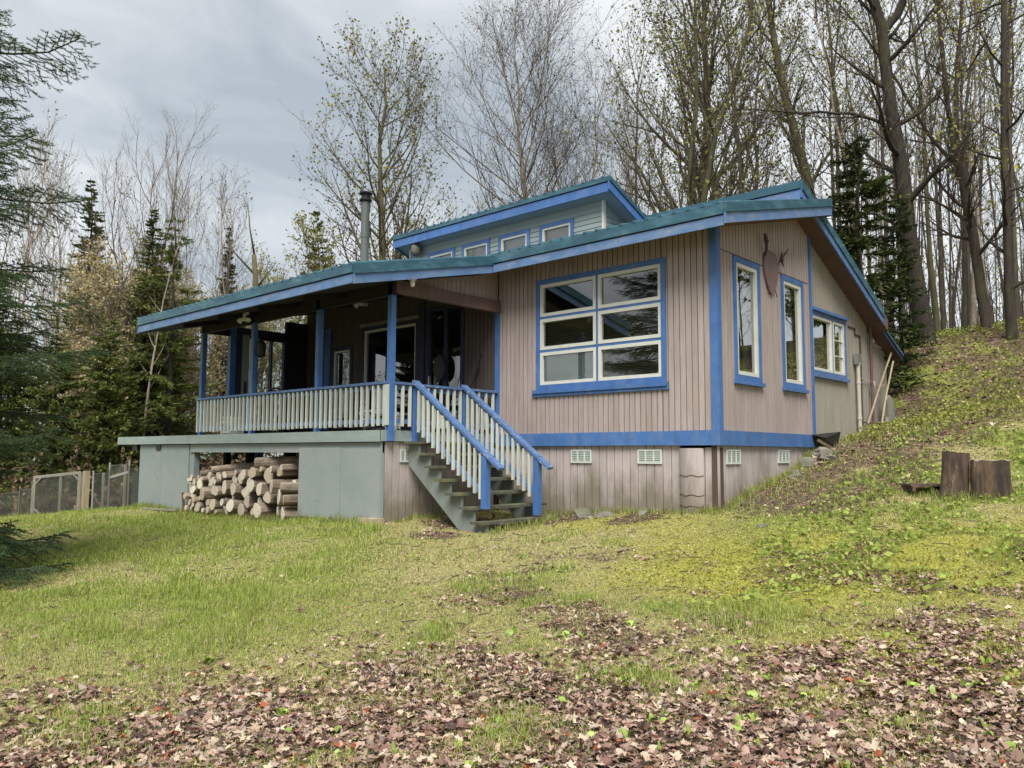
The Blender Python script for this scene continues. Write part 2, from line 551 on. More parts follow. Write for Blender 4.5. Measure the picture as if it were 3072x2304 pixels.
def tz(x, y, bumps=True):
    x = np.asarray(x, float)
    y = np.asarray(y, float)
    sh = np.broadcast(x, y).shape
    xc, yc = np.clip(x, -90, 90).ravel(), np.clip(y, -90, 90).ravel()
    out = np.empty(xc.size)
    for i in range(0, xc.size, 20000):
        d2 = (xc[i:i + 20000, None] - CP[None, :, 0]) ** 2 + (yc[i:i + 20000, None] - CP[None, :, 1]) ** 2
        out[i:i + 20000] = _phi(d2) @ _W[:-1] + _W[-1]
    z = out.reshape(sh)
    if bumps:
        z = z + (fbm(x, y, .9, 1, 3) - .5) * .10 + (fbm(x, y, 5, 2, 2) - .5) * .035
    return z


def gz(x, y):
    return float(tz(np.array([x]), np.array([y]))[0])


# ------------------------------------------------------------------ cabin
cabin = thing('cabin', 'brown board-sided cabin with blue trim, teal metal roof and covered porch', 'house', (-4.0, 2.0, 1.9), local=False)
UNIT = {}


def piece(name, mat, a, b, parent):
    """one box-shaped piece: shared unit mesh, scaled"""
    key = (name, mat)
    if key not in UNIT:
        UNIT[key] = MB().box((-.5, -.5, -.5), (.5, .5, .5)).mesh(name, M[mat])
    o = bpy.data.objects.new(name, UNIT[key])
    COL.objects.link(o)
    adopt(o, parent)
    o.location = [(p + q) / 2 for p, q in zip(a, b)]
    o.scale = [abs(q - p) for p, q in zip(a, b)]
    return o


def T(axis, fixed, u, d, z):
    """wall coordinates (along, outward, up) to world. axis 'x': faces -Y. axis 'y': faces +X."""
    return (u, fixed - d, z) if axis == 'x' else (fixed + d, u, z)


def wall(name, axis, fixed, u0, u1, z0, z1, mat, holes=(), pitch=.1016, gap=.014, thick=.018, board='siding_board', jitter=0.0, parent=None):
    """z0,z1 numbers or functions of u; holes (ua,ub,za,zb)"""
    f0 = z0 if callable(z0) else (lambda u: z0)
    f1 = z1 if callable(z1) else (lambda u: z1)
    n = max(1, round((u1 - u0) / pitch))
    edges = [u0 + (u1 - u0) * i / n for i in range(n + 1)]
    cuts = sorted(set([round(e, 4) for e in edges] + [round(h[k], 4) for h in holes for k in (0, 1) if u0 < h[k] < u1]))
    back = MB()
    segs = []
    for a, b in zip(cuts[:-1], cuts[1:]):
        mid = (a + b) / 2
        lo, hi = f0(mid), f1(mid)
        spans = [(lo, hi)]
        for h in holes:
            if h[0] <= mid <= h[1]:
                spans = [s for lo_, hi_ in spans for s in ((lo_, min(hi_, h[2])), (max(lo_, h[3]), hi_)) if s[1] - s[0] > .01]
        for lo_, hi_ in spans:
            segs.append((a, b, lo_, hi_))
            back.box(T(axis, fixed, a, -.09, lo_), T(axis, fixed, b, -.006, hi_))
    w = back.build(name, M['sheath'], parent or cabin)
    for a, b, lo_, hi_ in segs:
        # the board's groove only on original seams
        ga = gap / 2 if any(abs(a - e) < 1e-3 for e in edges) else 0
        gb = gap / 2 if any(abs(b - e) < 1e-3 for e in edges) else 0
        if b - a - ga - gb < .01:
            continue
        j = random.uniform(0, jitter)
        piece(board, mat, T(axis, fixed, a + ga, -.004, lo_), T(axis, fixed, b - gb, thick - .004 + j, hi_), w)
    return w


def boxw(mb, axis, fixed, u0, u1, d0, d1, z0, z1, m=0):
    return mb.box(T(axis, fixed, u0, d0, z0), T(axis, fixed, u1, d1, z1), m)


def window(axis, fixed, u0, u1, z0, z1, trim=.09, frame=.045, cols=1, rows=1, rail=None, blinds=None, label=None, sill=True,
           glass='glass', trimmat='blue', depth=.05, headtrim=True, muntins=None, curtain=None, name='window', split=None):
    """outer size includes the casing; the white frame is the window itself, everything else hangs under it"""
    a0, a1, b0, b1 = u0 + trim, u1 - trim, z0 + trim, z1 - trim
    fm = MB()
    us = [a0 + (a1 - a0) * i / cols for i in range(cols + 1)] if split is None else [a0] + [a0 + (a1 - a0) * s for s in split] + [a1]
    zs = [b0 + (b1 - b0) * i / rows for i in range(rows + 1)]
    r = rail or 0
    cells = []
    for i in range(len(us) - 1):
        for j in range(rows):
            c0 = us[i] + (r / 2 if i else 0)
            c1 = us[i + 1] - (r / 2 if i < len(us) - 2 else 0)
            d0 = zs[j] + (r / 2 if j else 0)
            d1 = zs[j + 1] - (r / 2 if j < rows - 1 else 0)
            for q in ((c0, c0 + frame, d0, d1), (c1 - frame, c1, d0, d1), (c0 + frame, c1 - frame, d0, d0 + frame), (c0 + frame, c1 - frame, d1 - frame, d1)):
                boxw(fm, axis, fixed, q[0], q[1], -.06, .022, q[2], q[3])
            cells.append((i, j, c0 + frame, c1 - frame, d0 + frame, d1 - frame))
    w = fm.build(name, M['white'], cabin)
    if label:
        w['label'] = label
    if trim > 0:
        for q in ((u0, a0, z0, z1), (a1, u1, z0, z1), (a0, a1, z0, b0), (a0, a1, b1, z1)):
            cm = MB()
            boxw(cm, axis, fixed, q[0], q[1], .012, .036, q[2], q[3])
            cm.build('casing', M[trimmat], w)
    if r:
        for i in range(1, len(us) - 1):
            boxw(MB(), axis, fixed, 0, 1, 0, 1, 0, 1)
            mm = MB()
            boxw(mm, axis, fixed, us[i] - r / 2, us[i] + r / 2, -.05, .016, b0, b1)
            mm.build('mullion', M[trimmat], w)
        for j in range(1, rows):
            for i in range(len(us) - 1):
                mm = MB()
                boxw(mm, axis, fixed, us[i] + (r / 2 if i else 0), us[i + 1] - (r / 2 if i < len(us) - 2 else 0), -.05, .014, zs[j] - r / 2, zs[j] + r / 2)
                mm.build('crossbar', M[trimmat], w)
    if sill:
        mm = MB()
        boxw(mm, axis, fixed, u0 - .03, u1 + .03, .012, .075, z0 - .06, z0 - .003)
        mm.build('sill', M[trimmat], w)
    for i, j, c0, c1, d0, d1 in cells:
        pm = MB()
        pm.add([T(axis, fixed, c0, -.02, d0), T(axis, fixed, c1, -.02, d0), T(axis, fixed, c1, -.02, d1), T(axis, fixed, c0, -.02, d1)],
               [(0, 1, 2, 3) if axis == 'x' else (0, 1, 2, 3)])
        pm.build('pane', M[glass], w)
        if muntins and (i, j) in muntins:
            for k in range(1, muntins[(i, j)]):
                zc = d0 + (d1 - d0) * k / muntins[(i, j)]
                mm = MB()
                boxw(mm, axis, fixed, c0, c1, -.016, .006, zc - .009, zc + .009)
                mm.build('muntin', M['white'], w)
        if blinds and (i, j) in blinds:
            bm_ = MB()
            tilt, mat_ = blinds[(i, j)]
            n = int((d1 - d0) / .026)
            for k in range(n):
                zc = d0 + (k + .5) * (d1 - d0) / n
                p = [T(axis, fixed, c0, -.09 - .011 * math.cos(tilt), zc - .0125 * math.sin(tilt)), T(axis, fixed, c1, -.09 - .011 * math.cos(tilt), zc - .0125 * math.sin(tilt)),
                     T(axis, fixed, c1, -.09 + .011 * math.cos(tilt), zc + .0125 * math.sin(tilt)), T(axis, fixed, c0, -.09 + .011 * math.cos(tilt), zc + .0125 * math.sin(tilt))]
                bm_.add(p, [(0, 1, 2, 3)])
            bo = bm_.build('window_blind', M[mat_], w)
            bo['kind'] = 'stuff'
        if curtain and (i, j) in curtain:
            f0, f1 = curtain[(i, j)]
            cmx = MB()
            n = 22
            vs = []
            for k in range(n + 1):
                uu = c0 + (c1 - c0) * (f0 + (f1 - f0) * k / n)
                dd = -.13 + .022 * math.sin(k * 1.7)
                vs += [T(axis, fixed, uu, dd, d0), T(axis, fixed, uu, dd, d1)]
            cmx.add(vs, [(2 * k, 2 * k + 2, 2 * k + 3, 2 * k + 1) for k in range(n)])
            cmx.build('curtain', M['curtain'], w, True)
    return w


def bx(name, mat, a, b, parent=None, label=None):
    o = MB().box(a, b).build(name, M[mat], parent or cabin)
    if label:
        o['label'] = label
    return o


FR = lambda y: 5.05 + .256 * (y + .57)           # main front roof, top
PR = lambda y: 4.37 + .225 * (y + 3.5)           # porch roof, top
RR = lambda y: 6.15 - .42 * (y - 2.35)           # rear roof, top
CR = lambda y: 6.65 - .42 * (y - 1.22)           # clerestory roof, top
TH = .27

# main front wall
HOLE = (-3.42, -.83, 2.70, 4.60)
wall('front_wall', 'x', 0, -4.33, 0, 1.95, lambda u: 4.93, 'siding', [(-3.33, -.92, 2.78, 4.53)])
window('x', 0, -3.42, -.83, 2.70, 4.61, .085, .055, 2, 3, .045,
       blinds={(0, 1): (.55, 'blind'), (1, 1): (.5, 'blind'), (1, 0): (.6, 'blind'), (0, 0): (1.25, 'skyglare_blind')}, sill=False)
bx('window_sill', 'blue', (-3.47, -.075, 2.635), (-.81, -.012, 2.697))
bx('window_sill', 'blue', (-3.49, -.050, 2.585), (-.79, -.016, 2.632))
# gable end wall, front part and rear part
GT = lambda u: min(FR(u) - .12, 6.5)
wall('gable_wall', 'y', 0, .0, 3.37, 1.95, GT, 'siding', [(.58, 1.29, 2.80, 4.52), (2.27, 2.98, 2.80, 4.52)])
for y0 in (.49, 2.18):
    window('y', 0, y0, y0 + .89, 2.72, 4.60, .085, .06, 1, 1, None, sill=True, curtain={(0, 0): (.72, 1.0)})
wall('rear_side_wall', 'y', -.03, 3.44, 6.36, 1.3, lambda u: RR(u) - .12, 'greysiding', [(3.55, 5.05, 3.14, 4.10)])
w3 = window('y', -.03, 3.46, 5.13, 3.05, 4.18, .07, .05, 2, 1, .05, sill=True, trimmat='rail', split=(.62,), muntins={(1, 0): 3}, curtain={(0, 0): (0, 1)},
            label='double rear window with white frame and small panes on its right')
bx('drip_cap', 'blue', (-.01, 3.42, 4.184), (.055, 5.18, 4.235))
# cornice strip lines on the gable
mb = MB()
boxw(mb, 'y', 0, .06, 3.30, .014, .022, 4.612, 4.622)
mb.build('siding_seam', M['sheath'], cabin)
# trims
bx('corner_trim', 'blue', (-.095, -.034, 1.962), (.0, -.014, 4.93))
bx('corner_trim', 'blue', (.0, -.034, 1.962), (.034, .085, 4.96))
bx('corner_trim', 'blue', (-4.40, -.036, 1.80), (-4.29, -.014, 4.37))
bx('corner_trim', 'blue', (.014, 3.37, 1.962), (.040, 3.44, 5.92))
bx('band_board', 'blue', (-4.28, -.050, 1.745), (-.70, -.018, 1.957))
bx('band_board', 'blue', (-.694, -.054, 1.742), (.050, -.018, 1.960))
bx('band_board', 'blue', (.018, -.014, 1.742), (.052, 3.40, 1.957))
# skirting under the band
wall('front_skirt', 'x', .03, -4.33, -.64, .2, 1.745, 'skirt', pitch=.145, gap=.012, board='skirt_board', jitter=.006)
wall('front_skirt_end', 'x', .03, -.235, .0, .3, 1.71, 'skirt', pitch=.118, gap=.012, board='skirt_board', jitter=.006)
bm = MB()                                               # a swollen plywood strip that bulges out between the two
poly = [(-.640 + .40 * i / 10, -.015 - .085 * math.sin(math.pi * i / 10) ** .8) for i in range(11)] + [(-.24, .03), (-.64, .03)]
bm.prism(poly, 2, .55, 1.70)
sheet = bm.build('bulging_sheet', M['skirt'], cabin)
for zc, w_ in ((1.30, .40), (1.02, .36), (.86, .40)):
    bm = MB()
    p2 = [(-.64 + .40 * i / 10, -.018 - .085 * math.sin(math.pi * i / 10) ** .8) for i in range(11)]
    bm.tube([(a, b, zc + .012 * math.sin(i * 1.3)) for i, (a, b) in enumerate(p2)], .006, 4)
    bm.build('crack', M['sheath'], sheet)
wall('gable_skirt', 'y', -.03, .0, 3.34, .5, 1.745, 'skirt', pitch=.145, gap=.012, board='skirt_board', jitter=.006)
bx('foundation_wall', 'rock', (-.10, 3.40, .9), (-.04, 7.6, 1.98))


def vent(axis, fixed, u0, u1, z0, z1):
    mb = MB()
    t = .022
    for q in ((u0, u0 + t, z0, z1), (u1 - t, u1, z0, z1), (u0 + t, u1 - t, z0, z0 + t), (u0 + t, u1 - t, z1 - t, z1)):
        boxw(mb, axis, fixed, q[0], q[1], .01, .034, q[2], q[3])
    v = mb.build('foundation_vent', M['ventwhite'], cabin)
    mb = MB()
    boxw(mb, axis, fixed, u0 + t, u1 - t, .006, .012, z0 + t, z1 - t)
    mb.build('backing', M['plygrey'], v)
    for k in range(6):
        zc = z0 + t + (k + .5) * (z1 - z0 - 2 * t) / 6
        mb = MB()
        boxw(mb, axis, fixed, u0 + t, u1 - t, .012, .028, zc - .010, zc + .003)
        mb.build('louvre', M['ventwhite'], v)
    for k in (1, 2):
        uc = u0 + (u1 - u0) * k / 3
        mb = MB()
        boxw(mb, axis, fixed, uc - .008, uc + .008, .014, .036, z0 + t, z1 - t)
        mb.build('divider', M['ventwhite'], v)


vent('x', .02, -2.68, -2.26, 1.465, 1.682)
vent('x', .02, -1.375, -.945, 1.467, 1.682)
vent('y', -.02, .215, .645, 1.47, 1.683)
vent('y', -.02, 1.96, 2.37, 1.478, 1.69)

# porch back wall with windows and door
PW = [(-6.27, -5.22, 1.97, 4.48), (-8.36, -6.52, 2.3, 4.30), (-9.46, -8.70, 2.3, 3.95)]
wall('porch_wall', 'x', 0, -10.5, -4.40, 1.8, lambda u: 5.0, 'shaded_porchboard', [(h[0] + .06, h[1] - .06, h[2] + (.0 if i == 0 else .06), h[3] - .06) for i, h in enumerate(PW)])
for i, h in enumerate(PW):
    if i == 0:
        dm = MB()
        for q in ((h[0], h[0] + .09, 1.97, 4.48), (h[1] - .09, h[1], 1.97, 4.48), (h[0] + .09, h[1] - .09, 4.40, 4.48), (h[0] + .09, h[1] - .09, 1.97, 2.12)):
            boxw(dm, 'x', 0, q[0], q[1], -.05, .03, q[2], q[3])
        d = dm.build('porch_door', M['darkframe'], cabin)
        for a, b in ((h[0] + .09, (h[0] + h[1]) / 2 - .03), ((h[0] + h[1]) / 2 + .03, h[1] - .09)):
            pm = MB()
            pm.add([(a, .02, 2.12), (b, .02, 2.12), (b, .02, 4.40), (a, .02, 4.40)], [(0, 1, 2, 3)])
            pm.build('pane', M['glasspale'], d)
        bx('stile', 'darkframe', ((h[0] + h[1]) / 2 - .03, -.02, 2.12), ((h[0] + h[1]) / 2 + .03, .04, 4.40), d)
        bx('door_handle', 'metal', (h[0] + .10, -.07, 2.95), (h[0] + .13, -.02, 3.12), d)
    else:
        window('x', 0, h[0], h[1], h[2], h[3], .08, .04, 2 if i == 1 else 1, 1, .05 if i == 1 else None, trimmat='darkframe', sill=False, glass='glasspale')
bx('window_head', 'greywood', (-8.40, -.06, 4.305), (-6.50, -.02, 4.37))
bx('corner_trim', 'darkframe', (-6.50, -.05, 1.98), (-6.33, -.016, 4.6))
bx('corner_trim', 'blue', (-9.72, -.05, 1.98), (-9.50, -.016, 4.4))
# glazed windbreak on the porch's left side
mb = MB()
for q in ((-1.90, -1.76, 1.97, 4.33), (-1.76, -1.66, 1.97, 4.33), (-1.36, -1.27, 1.97, 4.33), (-.62, -.56, 1.97, 4.33), (-.95, -.91, 2.0, 4.25), (-1.66, -.56, 4.18, 4.33), (-1.66, -.56, 1.97, 2.10)):
    mb.box((-10.56, q[0], q[2]), (-10.46, q[1], q[3]))
wb = mb.build('windbreak', M['darkframe'], cabin)
bx('post', 'blue', (-10.57, -1.93, 1.97), (-10.45, -1.80, 4.33), wb)
bx('sliding_stile', 'vinyl', (-10.50, -1.64, 2.1), (-10.43, -1.50, 4.18), wb)
bx('handle', 'blackmetal', (-10.43, -1.60, 2.85), (-10.39, -1.565, 3.15), wb)
for a, b in ((-1.66, -1.36), (-1.27, -.95), (-.91, -.62)):
    pm = MB()
    pm.add([(-10.52, a, 2.1), (-10.52, b, 2.1), (-10.52, b, 4.18), (-10.52, a, 4.18)], [(0, 1, 2, 3)])
    pm.build('pane', M['glasspale'], wb)
bx('side_wall', 'dark', (-10.56, -.56, 1.9), (-10.46, .0, 4.6))
# rest of the shell
mb = MB()
mb.box((-10.5, 6.26, .6), (-.10, 6.36, 4.4))
mb.box((-10.55, .01, .3), (-10.45, 6.26, 5.2))
mb.build('rear_wall', M['greysiding'], cabin)
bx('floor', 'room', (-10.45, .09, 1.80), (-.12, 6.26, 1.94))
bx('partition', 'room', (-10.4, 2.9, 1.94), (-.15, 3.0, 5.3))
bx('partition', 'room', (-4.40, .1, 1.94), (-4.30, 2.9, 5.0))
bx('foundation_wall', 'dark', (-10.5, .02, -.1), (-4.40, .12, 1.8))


# roofs: slab, soffit, ribs, metal edge, fascia boards
def slope_slab(name, f, y0, y1, x0, x1, mat='teal', th=TH, ribs=True, step=.229):
    mb = MB()
    t = .035
    mb.prism([(y0, f(y0) - t), (y1, f(y1) - t), (y1, f(y1)), (y0, f(y0))], 0, x0, x1)
    if ribs:
        n = int((x1 - x0) / step)
        for i in range(n + 1):
            x = x0 + .04 + i * step
            if x + .03 < x1:
                w_, h_ = .036, .034
                s = (f(y1) - f(y0)) / (y1 - y0)
                ye = y0 - (.052 if y0 < 0 or y0 == 1.22 else 0)
                mb.add([(x - w_, ye, f(y0)), (x + w_, ye, f(y0)), (x + w_ * .5, ye, f(y0) + h_), (x - w_ * .5, ye, f(y0) + h_),
                        (x - w_, y1, f(y1)), (x + w_, y1, f(y1)), (x + w_ * .5, y1, f(y1) + h_), (x - w_ * .5, y1, f(y1) + h_)],
                       [(0, 1, 2, 3), (7, 6, 5, 4), (1, 5, 6, 2), (2, 6, 7, 3), (3, 7, 4, 0)])
    r = mb.build(name, M[mat], cabin)
    return r


def soffit(parent, f, y0, y1, x0, x1, mat, th=TH):
    mb = MB()
    mb.prism([(y0, f(y0) - th), (y1, f(y1) - th), (y1, f(y1) - .037), (y0, f(y0) - .037)], 0, x0, x1)
    return mb.build('soffit', M[mat], parent)


def eave_edge(parent, y, zt, x0, x1, out=-1, teal=.155, board=.155, fm='fascia', joints=()):
    """metal edge over painted board along X at y"""
    mb = MB()
    mb.box((x0 - .004, y + out * .045, zt - teal * .80), (x1 + .004, y + out * .002, zt + .006))
    mb.box((x0 - .006, y + out * .055, zt - teal), (x1 + .006, y + out * .002, zt - teal * .80 - .002))
    mb.build('metal_edge', M['teal'], parent)
    bx('shadow_strip', 'dark', (x0, y + out * .016, zt - teal - .015), (x1, y + out * .002, zt - teal - .001), parent)  # dark strip painted in as the shadow line under the metal edge
    xs = [x0] + list(joints) + [x1]
    for a, b in zip(xs[:-1], xs[1:]):
        bx('fascia_board', fm, (a + .003, y + out * .034, zt - teal - board), (b - .003, y + out * .003, zt - teal - .016), parent)


def rake_edge(parent, x, f, y0, y1, out=1, teal=.13, board=.16, fm='fascia', drop0=0):
    for nm, mat, a, b, w_ in (('metal_edge', 'teal', -teal * .8, .012, .045), ('metal_edge', 'teal', -teal, -teal * .8 - .002, .055), ('fascia_board', fm, -teal - board, -teal - .003, .032)):
        mb = MB()
        mb.prism([(y0, f(y0) + a), (y1, f(y1) + a), (y1, f(y1) + b), (y0, f(y0) + b)], 0, x + out * .003, x + out * w_)
        mb.build(nm, M[mat], parent)


XR, XF, XL, XP = .33, .45, -11.35, -3.95
front_roof = slope_slab('front_roof', FR, -.57, 3.28, XL, XF)
soffit(front_roof, FR, -.57, 3.20, XL, XF, 'soffit')
eave_edge(front_roof, -.57, FR(-.57), XP, XF, joints=(-1.9,))
rake_edge(front_roof, XF, FR, -.60, 3.30, teal=.125, board=.155)
rake_edge(front_roof, XL, FR, -.60, 3.30, -1)
mb = MB()
mb.box((.02, 3.285, FR(3.28) - .29), (XF + .03, 3.315, FR(3.28) + .012))
mb.build('ridge_end', M['teal'], front_roof)
porch_roof = slope_slab('porch_roof', PR, -3.5, -.575, XL, XP)
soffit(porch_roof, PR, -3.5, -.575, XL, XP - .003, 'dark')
eave_edge(porch_roof, -3.5, PR(-3.5), XL, XP, teal=.13, board=.15, joints=(-9.0, -6.2))
rake_edge(porch_roof, XP, PR, -3.52, -2.1, teal=.145, board=.145)
rake_edge(porch_roof, XP, PR, -2.097, -.62, teal=.145, board=.14)
rake_edge(porch_roof, XL, PR, -3.52, -.58, -1)
rear_roof = slope_slab('rear_roof', RR, 2.35, 6.62, -2.75, XR)
r2_ = slope_slab('rear_roof', RR, 2.35, 6.62, XL, -8.85)
r3_ = slope_slab('rear_roof', RR, 2.6, 6.62, -8.85, -2.75)
soffit(rear_roof, RR, 2.45, 6.6, XL + .02, XR - .002, 'soffit', .24)
eave_edge(rear_roof, 2.35, RR(2.35), -2.75, XR, teal=.13, board=.20)
eave_edge(r2_, 2.35, RR(2.35), XL, -8.9, teal=.13, board=.20)
rake_edge(rear_roof, XR, RR, 2.32, 6.25, teal=.165, board=.13, fm='rail')
rake_edge(r2_, -8.88, RR, 2.32, 3.2, teal=.12, board=.17)

# clerestory
cl_roof = slope_slab('clerestory_roof', CR, 1.22, 2.9, -8.85, -2.75)
soffit(cl_roof, CR, 1.22, 2.9, -8.85, -2.752, 'bluesoffit', .20)
eave_edge(cl_roof, 1.22, CR(1.22), -8.85, -2.75, teal=.085, board=.185, fm='blue', joints=(-6.6, -4.4))
rake_edge(cl_roof, -2.75, CR, 1.19, 2.95, teal=.085, board=.16, fm='blue')
rake_edge(cl_roof, -8.85, CR, 1.19, 2.95, -1, teal=.085, board=.16, fm='blue')
clw = MB()
CW = [(-7.924, -7.039), (-6.817, -5.97), (-5.718, -4.856), (-4.594, -3.739)]
cols = [-8.556] + [v + s for a, b in CW for v, s in ((a, .03), (b, -.03))] + [-3.03]
for k in range(0, len(cols), 2):
    clw.box((cols[k], 1.46, 5.2), (cols[k + 1], 1.52, 6.33))
for a, b in CW:
    clw.box((a + .03, 1.46, 6.11), (b - .03, 1.52, 6.33))
    clw.box((a + .03, 1.46, 5.2), (b - .03, 1.52, 5.57))
clw.prism([(1.52, 5.2), (2.9, 5.2), (2.9, 5.75), (1.52, 6.33)], 0, -3.09, -3.04)
clw.prism([(1.52, 5.2), (2.9, 5.2), (2.9, 5.75), (1.52, 6.33)], 0, -8.55, -8.50)
clwall = clw.build('clerestory_wall', M['vinyl'], cabin)
LAP = .098


def lap(p, q, wz, parent, axis):
    """one clapboard: wedge, proud at its bottom"""
    if axis == 'x':
        (x0, x1), y, z = p, q, wz
        vs = [(x0, y, z), (x1, y, z), (x1, y - .016, z), (x0, y - .016, z), (x0, y, z + LAP + .004), (x1, y, z + LAP + .004), (x1, y - .003, z + LAP + .004), (x0, y - .003, z + LAP + .004)]
    else:
        (y0, y1), x, z = p, q, wz
        vs = [(x, y0, z), (x, y1, z), (x + .016, y1, z), (x + .016, y0, z), (x, y0, z + LAP + .004), (x, y1, z + LAP + .004), (x + .003, y1, z + LAP + .004), (x + .003, y0, z + LAP + .004)]
    MB().add(vs, [(0, 1, 2, 3), (4, 7, 6, 5), (3, 2, 6, 7), (0, 3, 7, 4), (1, 5, 6, 2)]).build('clapboard', M['vinyl'], parent)


z = 5.46
while z < 6.26:
    xs = [(-8.52, -3.07)]
    if z + LAP > 5.60 and z < 6.10:
        e = [-8.52] + [v for a, b in CW for v in (a + .01, b - .01)] + [-3.07]
        xs = list(zip(e[::2], e[1::2]))
    for p in xs:
        lap(p, 1.46, z, clwall, 'x')
    ye = min(2.9, 1.22 + (6.44 - z - LAP) / .42)
    if ye > 1.6:
        lap((1.50, ye), -3.04, z, clwall, 'y')
    z += LAP
bx('corner_post', 'white', (-3.065, 1.432, 5.3), (-3.020, 1.50, 6.34), clwall)
bx('corner_post', 'white', (-8.57, 1.432, 5.3), (-8.525, 1.50, 6.34), clwall)
for a, b in CW:
    window('x', 1.46, a, b, 5.56, 6.14, .07, .045, 1, 1, None, sill=False, glass='glasspale', curtain={(0, 0): (0, 1)})
# beam and infill over the porch end
inf = MB()
for k in range(20):
    y0 = -2.10 + k * .105
    y1 = y0 + .097
    hi = (PR if y1 < -.57 else FR)((y0 + y1) / 2) - .20
    if hi > 4.37:
        piece('siding_board', 'siding', (-4.385, y0, 4.368), (-4.355, y1, hi), cabin)
bx('porch_beam', 'soffit', (-4.352, -2.45, 4.15), (-4.26, -.02, 4.36))
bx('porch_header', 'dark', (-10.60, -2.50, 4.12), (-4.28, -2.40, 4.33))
bx('beam_end', 'tanwood', (-10.68, -2.51, 4.13), (-10.604, -2.39, 4.32))
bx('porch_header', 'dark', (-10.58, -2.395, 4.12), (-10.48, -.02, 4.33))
for x in (-9.8, -8.4, -7.0, -5.6):
    mb = MB()
    mb.prism([(-3.3, PR(-3.3) - TH - .09), (-.1, PR(-.1) - TH - .09), (-.1, PR(-.1) - TH - .003), (-3.3, PR(-3.3) - TH - .003)], 0, x, x + .045)
    mb.build('rafter', M['dark'], porch_roof)

# deck
bx('deck', 'deckgrey', (-14.43, -2.555, 1.885), (-4.42, -.02, 1.965))
for a, b in ((-14.45, -11.9), (-11.894, -8.35), (-8.344, -4.40)):
    bx('deck_fascia', 'deckgrey', (a, -2.60, 1.795 + random.uniform(-.004, .004)), (b, -2.562, 1.972))
bx('deck_fascia', 'deckgrey', (-4.414, -2.60, 1.80), (-4.380, -1.92, 1.972))
bx('deck_fascia', 'deckgrey', (-4.414, -1.91, 1.78), (-4.386, -.06, 1.90))
bx('deck_fascia', 'deckgrey', (-14.48, -2.60, 1.795), (-14.452, -.3, 1.972))
for a, b in ((-10.88, -8.1), (-8.094, -4.43)):
    bx('deck_beam', 'plygrey', (a, -2.535, 1.618), (b, -2.495, 1.782))
for x in (-13.6, -12.37):
    bx('joist_end', 'blackmetal', (x - .11, -2.55, 1.66), (x + .11, -2.30, 1.79))
bx('skirt_panel', 'plygrey', (-13.35, -2.53, .1), (-12.205, -2.505, 1.775))
bx('skirt_panel', 'plygrey', (-12.20, -2.528, .1), (-10.94, -2.503, 1.775))
bx('skirt_panel', 'plygrey', (-6.70, -2.575, .52), (-5.48, -2.54, 1.70))
bx('skirt_panel', 'plygrey', (-5.474, -2.573, .525), (-4.45, -2.54, 1.69))
bx('deck_post', 'plygrey', (-10.94, -2.50, .1), (-10.75, -2.38, 1.62))
for x, y in ((-10.6, -1.3), (-9.6, -.9), (-8.6, -1.6), (-7.4, -1.2), (-6.6, -2.3), (-13.3, -.4)):
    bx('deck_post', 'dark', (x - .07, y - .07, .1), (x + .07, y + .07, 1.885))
bx('deck_post', 'blue', (-11.9, -.45, .1), (-11.76, -.3, 1.885))
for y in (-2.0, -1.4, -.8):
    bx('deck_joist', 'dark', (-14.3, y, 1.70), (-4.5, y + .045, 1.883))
wall('deck_side_skirt', 'y', -4.44, -2.49, -.02, .2, 1.79, 'skirt', pitch=.145, gap=.012, board='skirt_board', jitter=.004)
vent('y', -4.43, -2.20, -1.90, 1.47, 1.675)
bx('corner_trim', 'plygrey', (-4.46, -2.56, .45), (-4.43, -2.50, 1.79))

# posts and railing
for x in (-10.6, -8.55, -6.35, -4.36):
    bx('porch_post', 'blue', (x - .048, -2.50, 1.80 if x > -10 else 1.97), (x + .048, -2.405, 4.33))


def rail_run(name, axis, fixed, u0, u1, zt, n, d=.0):
    mb = MB()
    boxw(mb, axis, fixed, u0, u1, -.07, .05, zt - .04, zt)
    r = mb.build(name, M['rail'], cabin)
    bot = MB()
    boxw(bot, axis, fixed, u0, u1, -.035, -.005, zt - .66, zt - .59)
    bot.build('bottom_rail', M['rail'], r)
    top = MB()
    boxw(top, axis, fixed, u0, u1, -.035, -.005, zt - .12, zt - .043)
    top.build('top_rail', M['rail'], r)
    for i in range(n):
        u = u0 + (i + .5) * (u1 - u0) / n
        j = random.uniform(-.006, .006)
        piece('baluster', 'baluster', T(axis, fixed, u - .0215 + j, -.003, zt - .705 + random.uniform(-.008, .008)), T(axis, fixed, u + .0215 + j, .034, zt - .05), r)
    return r


rail_run('railing', 'x', -2.50, -10.70, -4.36, 2.742, 44)
rail_run('railing', 'y', -4.36, -2.45, -1.99, 2.742, 3)
rail_run('railing_gate', 'y', -4.365, -1.90, -.87, 2.735, 7)
rail_run('railing', 'y', -4.36, -.79, -.04, 2.735, 4)
piece('baluster', 'baluster', (-4.41, -2.54, 2.05), (-4.33, -2.503, 2.69), cabin)
for y in (-1.945, -.83):
    bx('newel_post', 'blue', (-4.41, y - .045, 1.55), (-4.32, y + .045, 2.74))

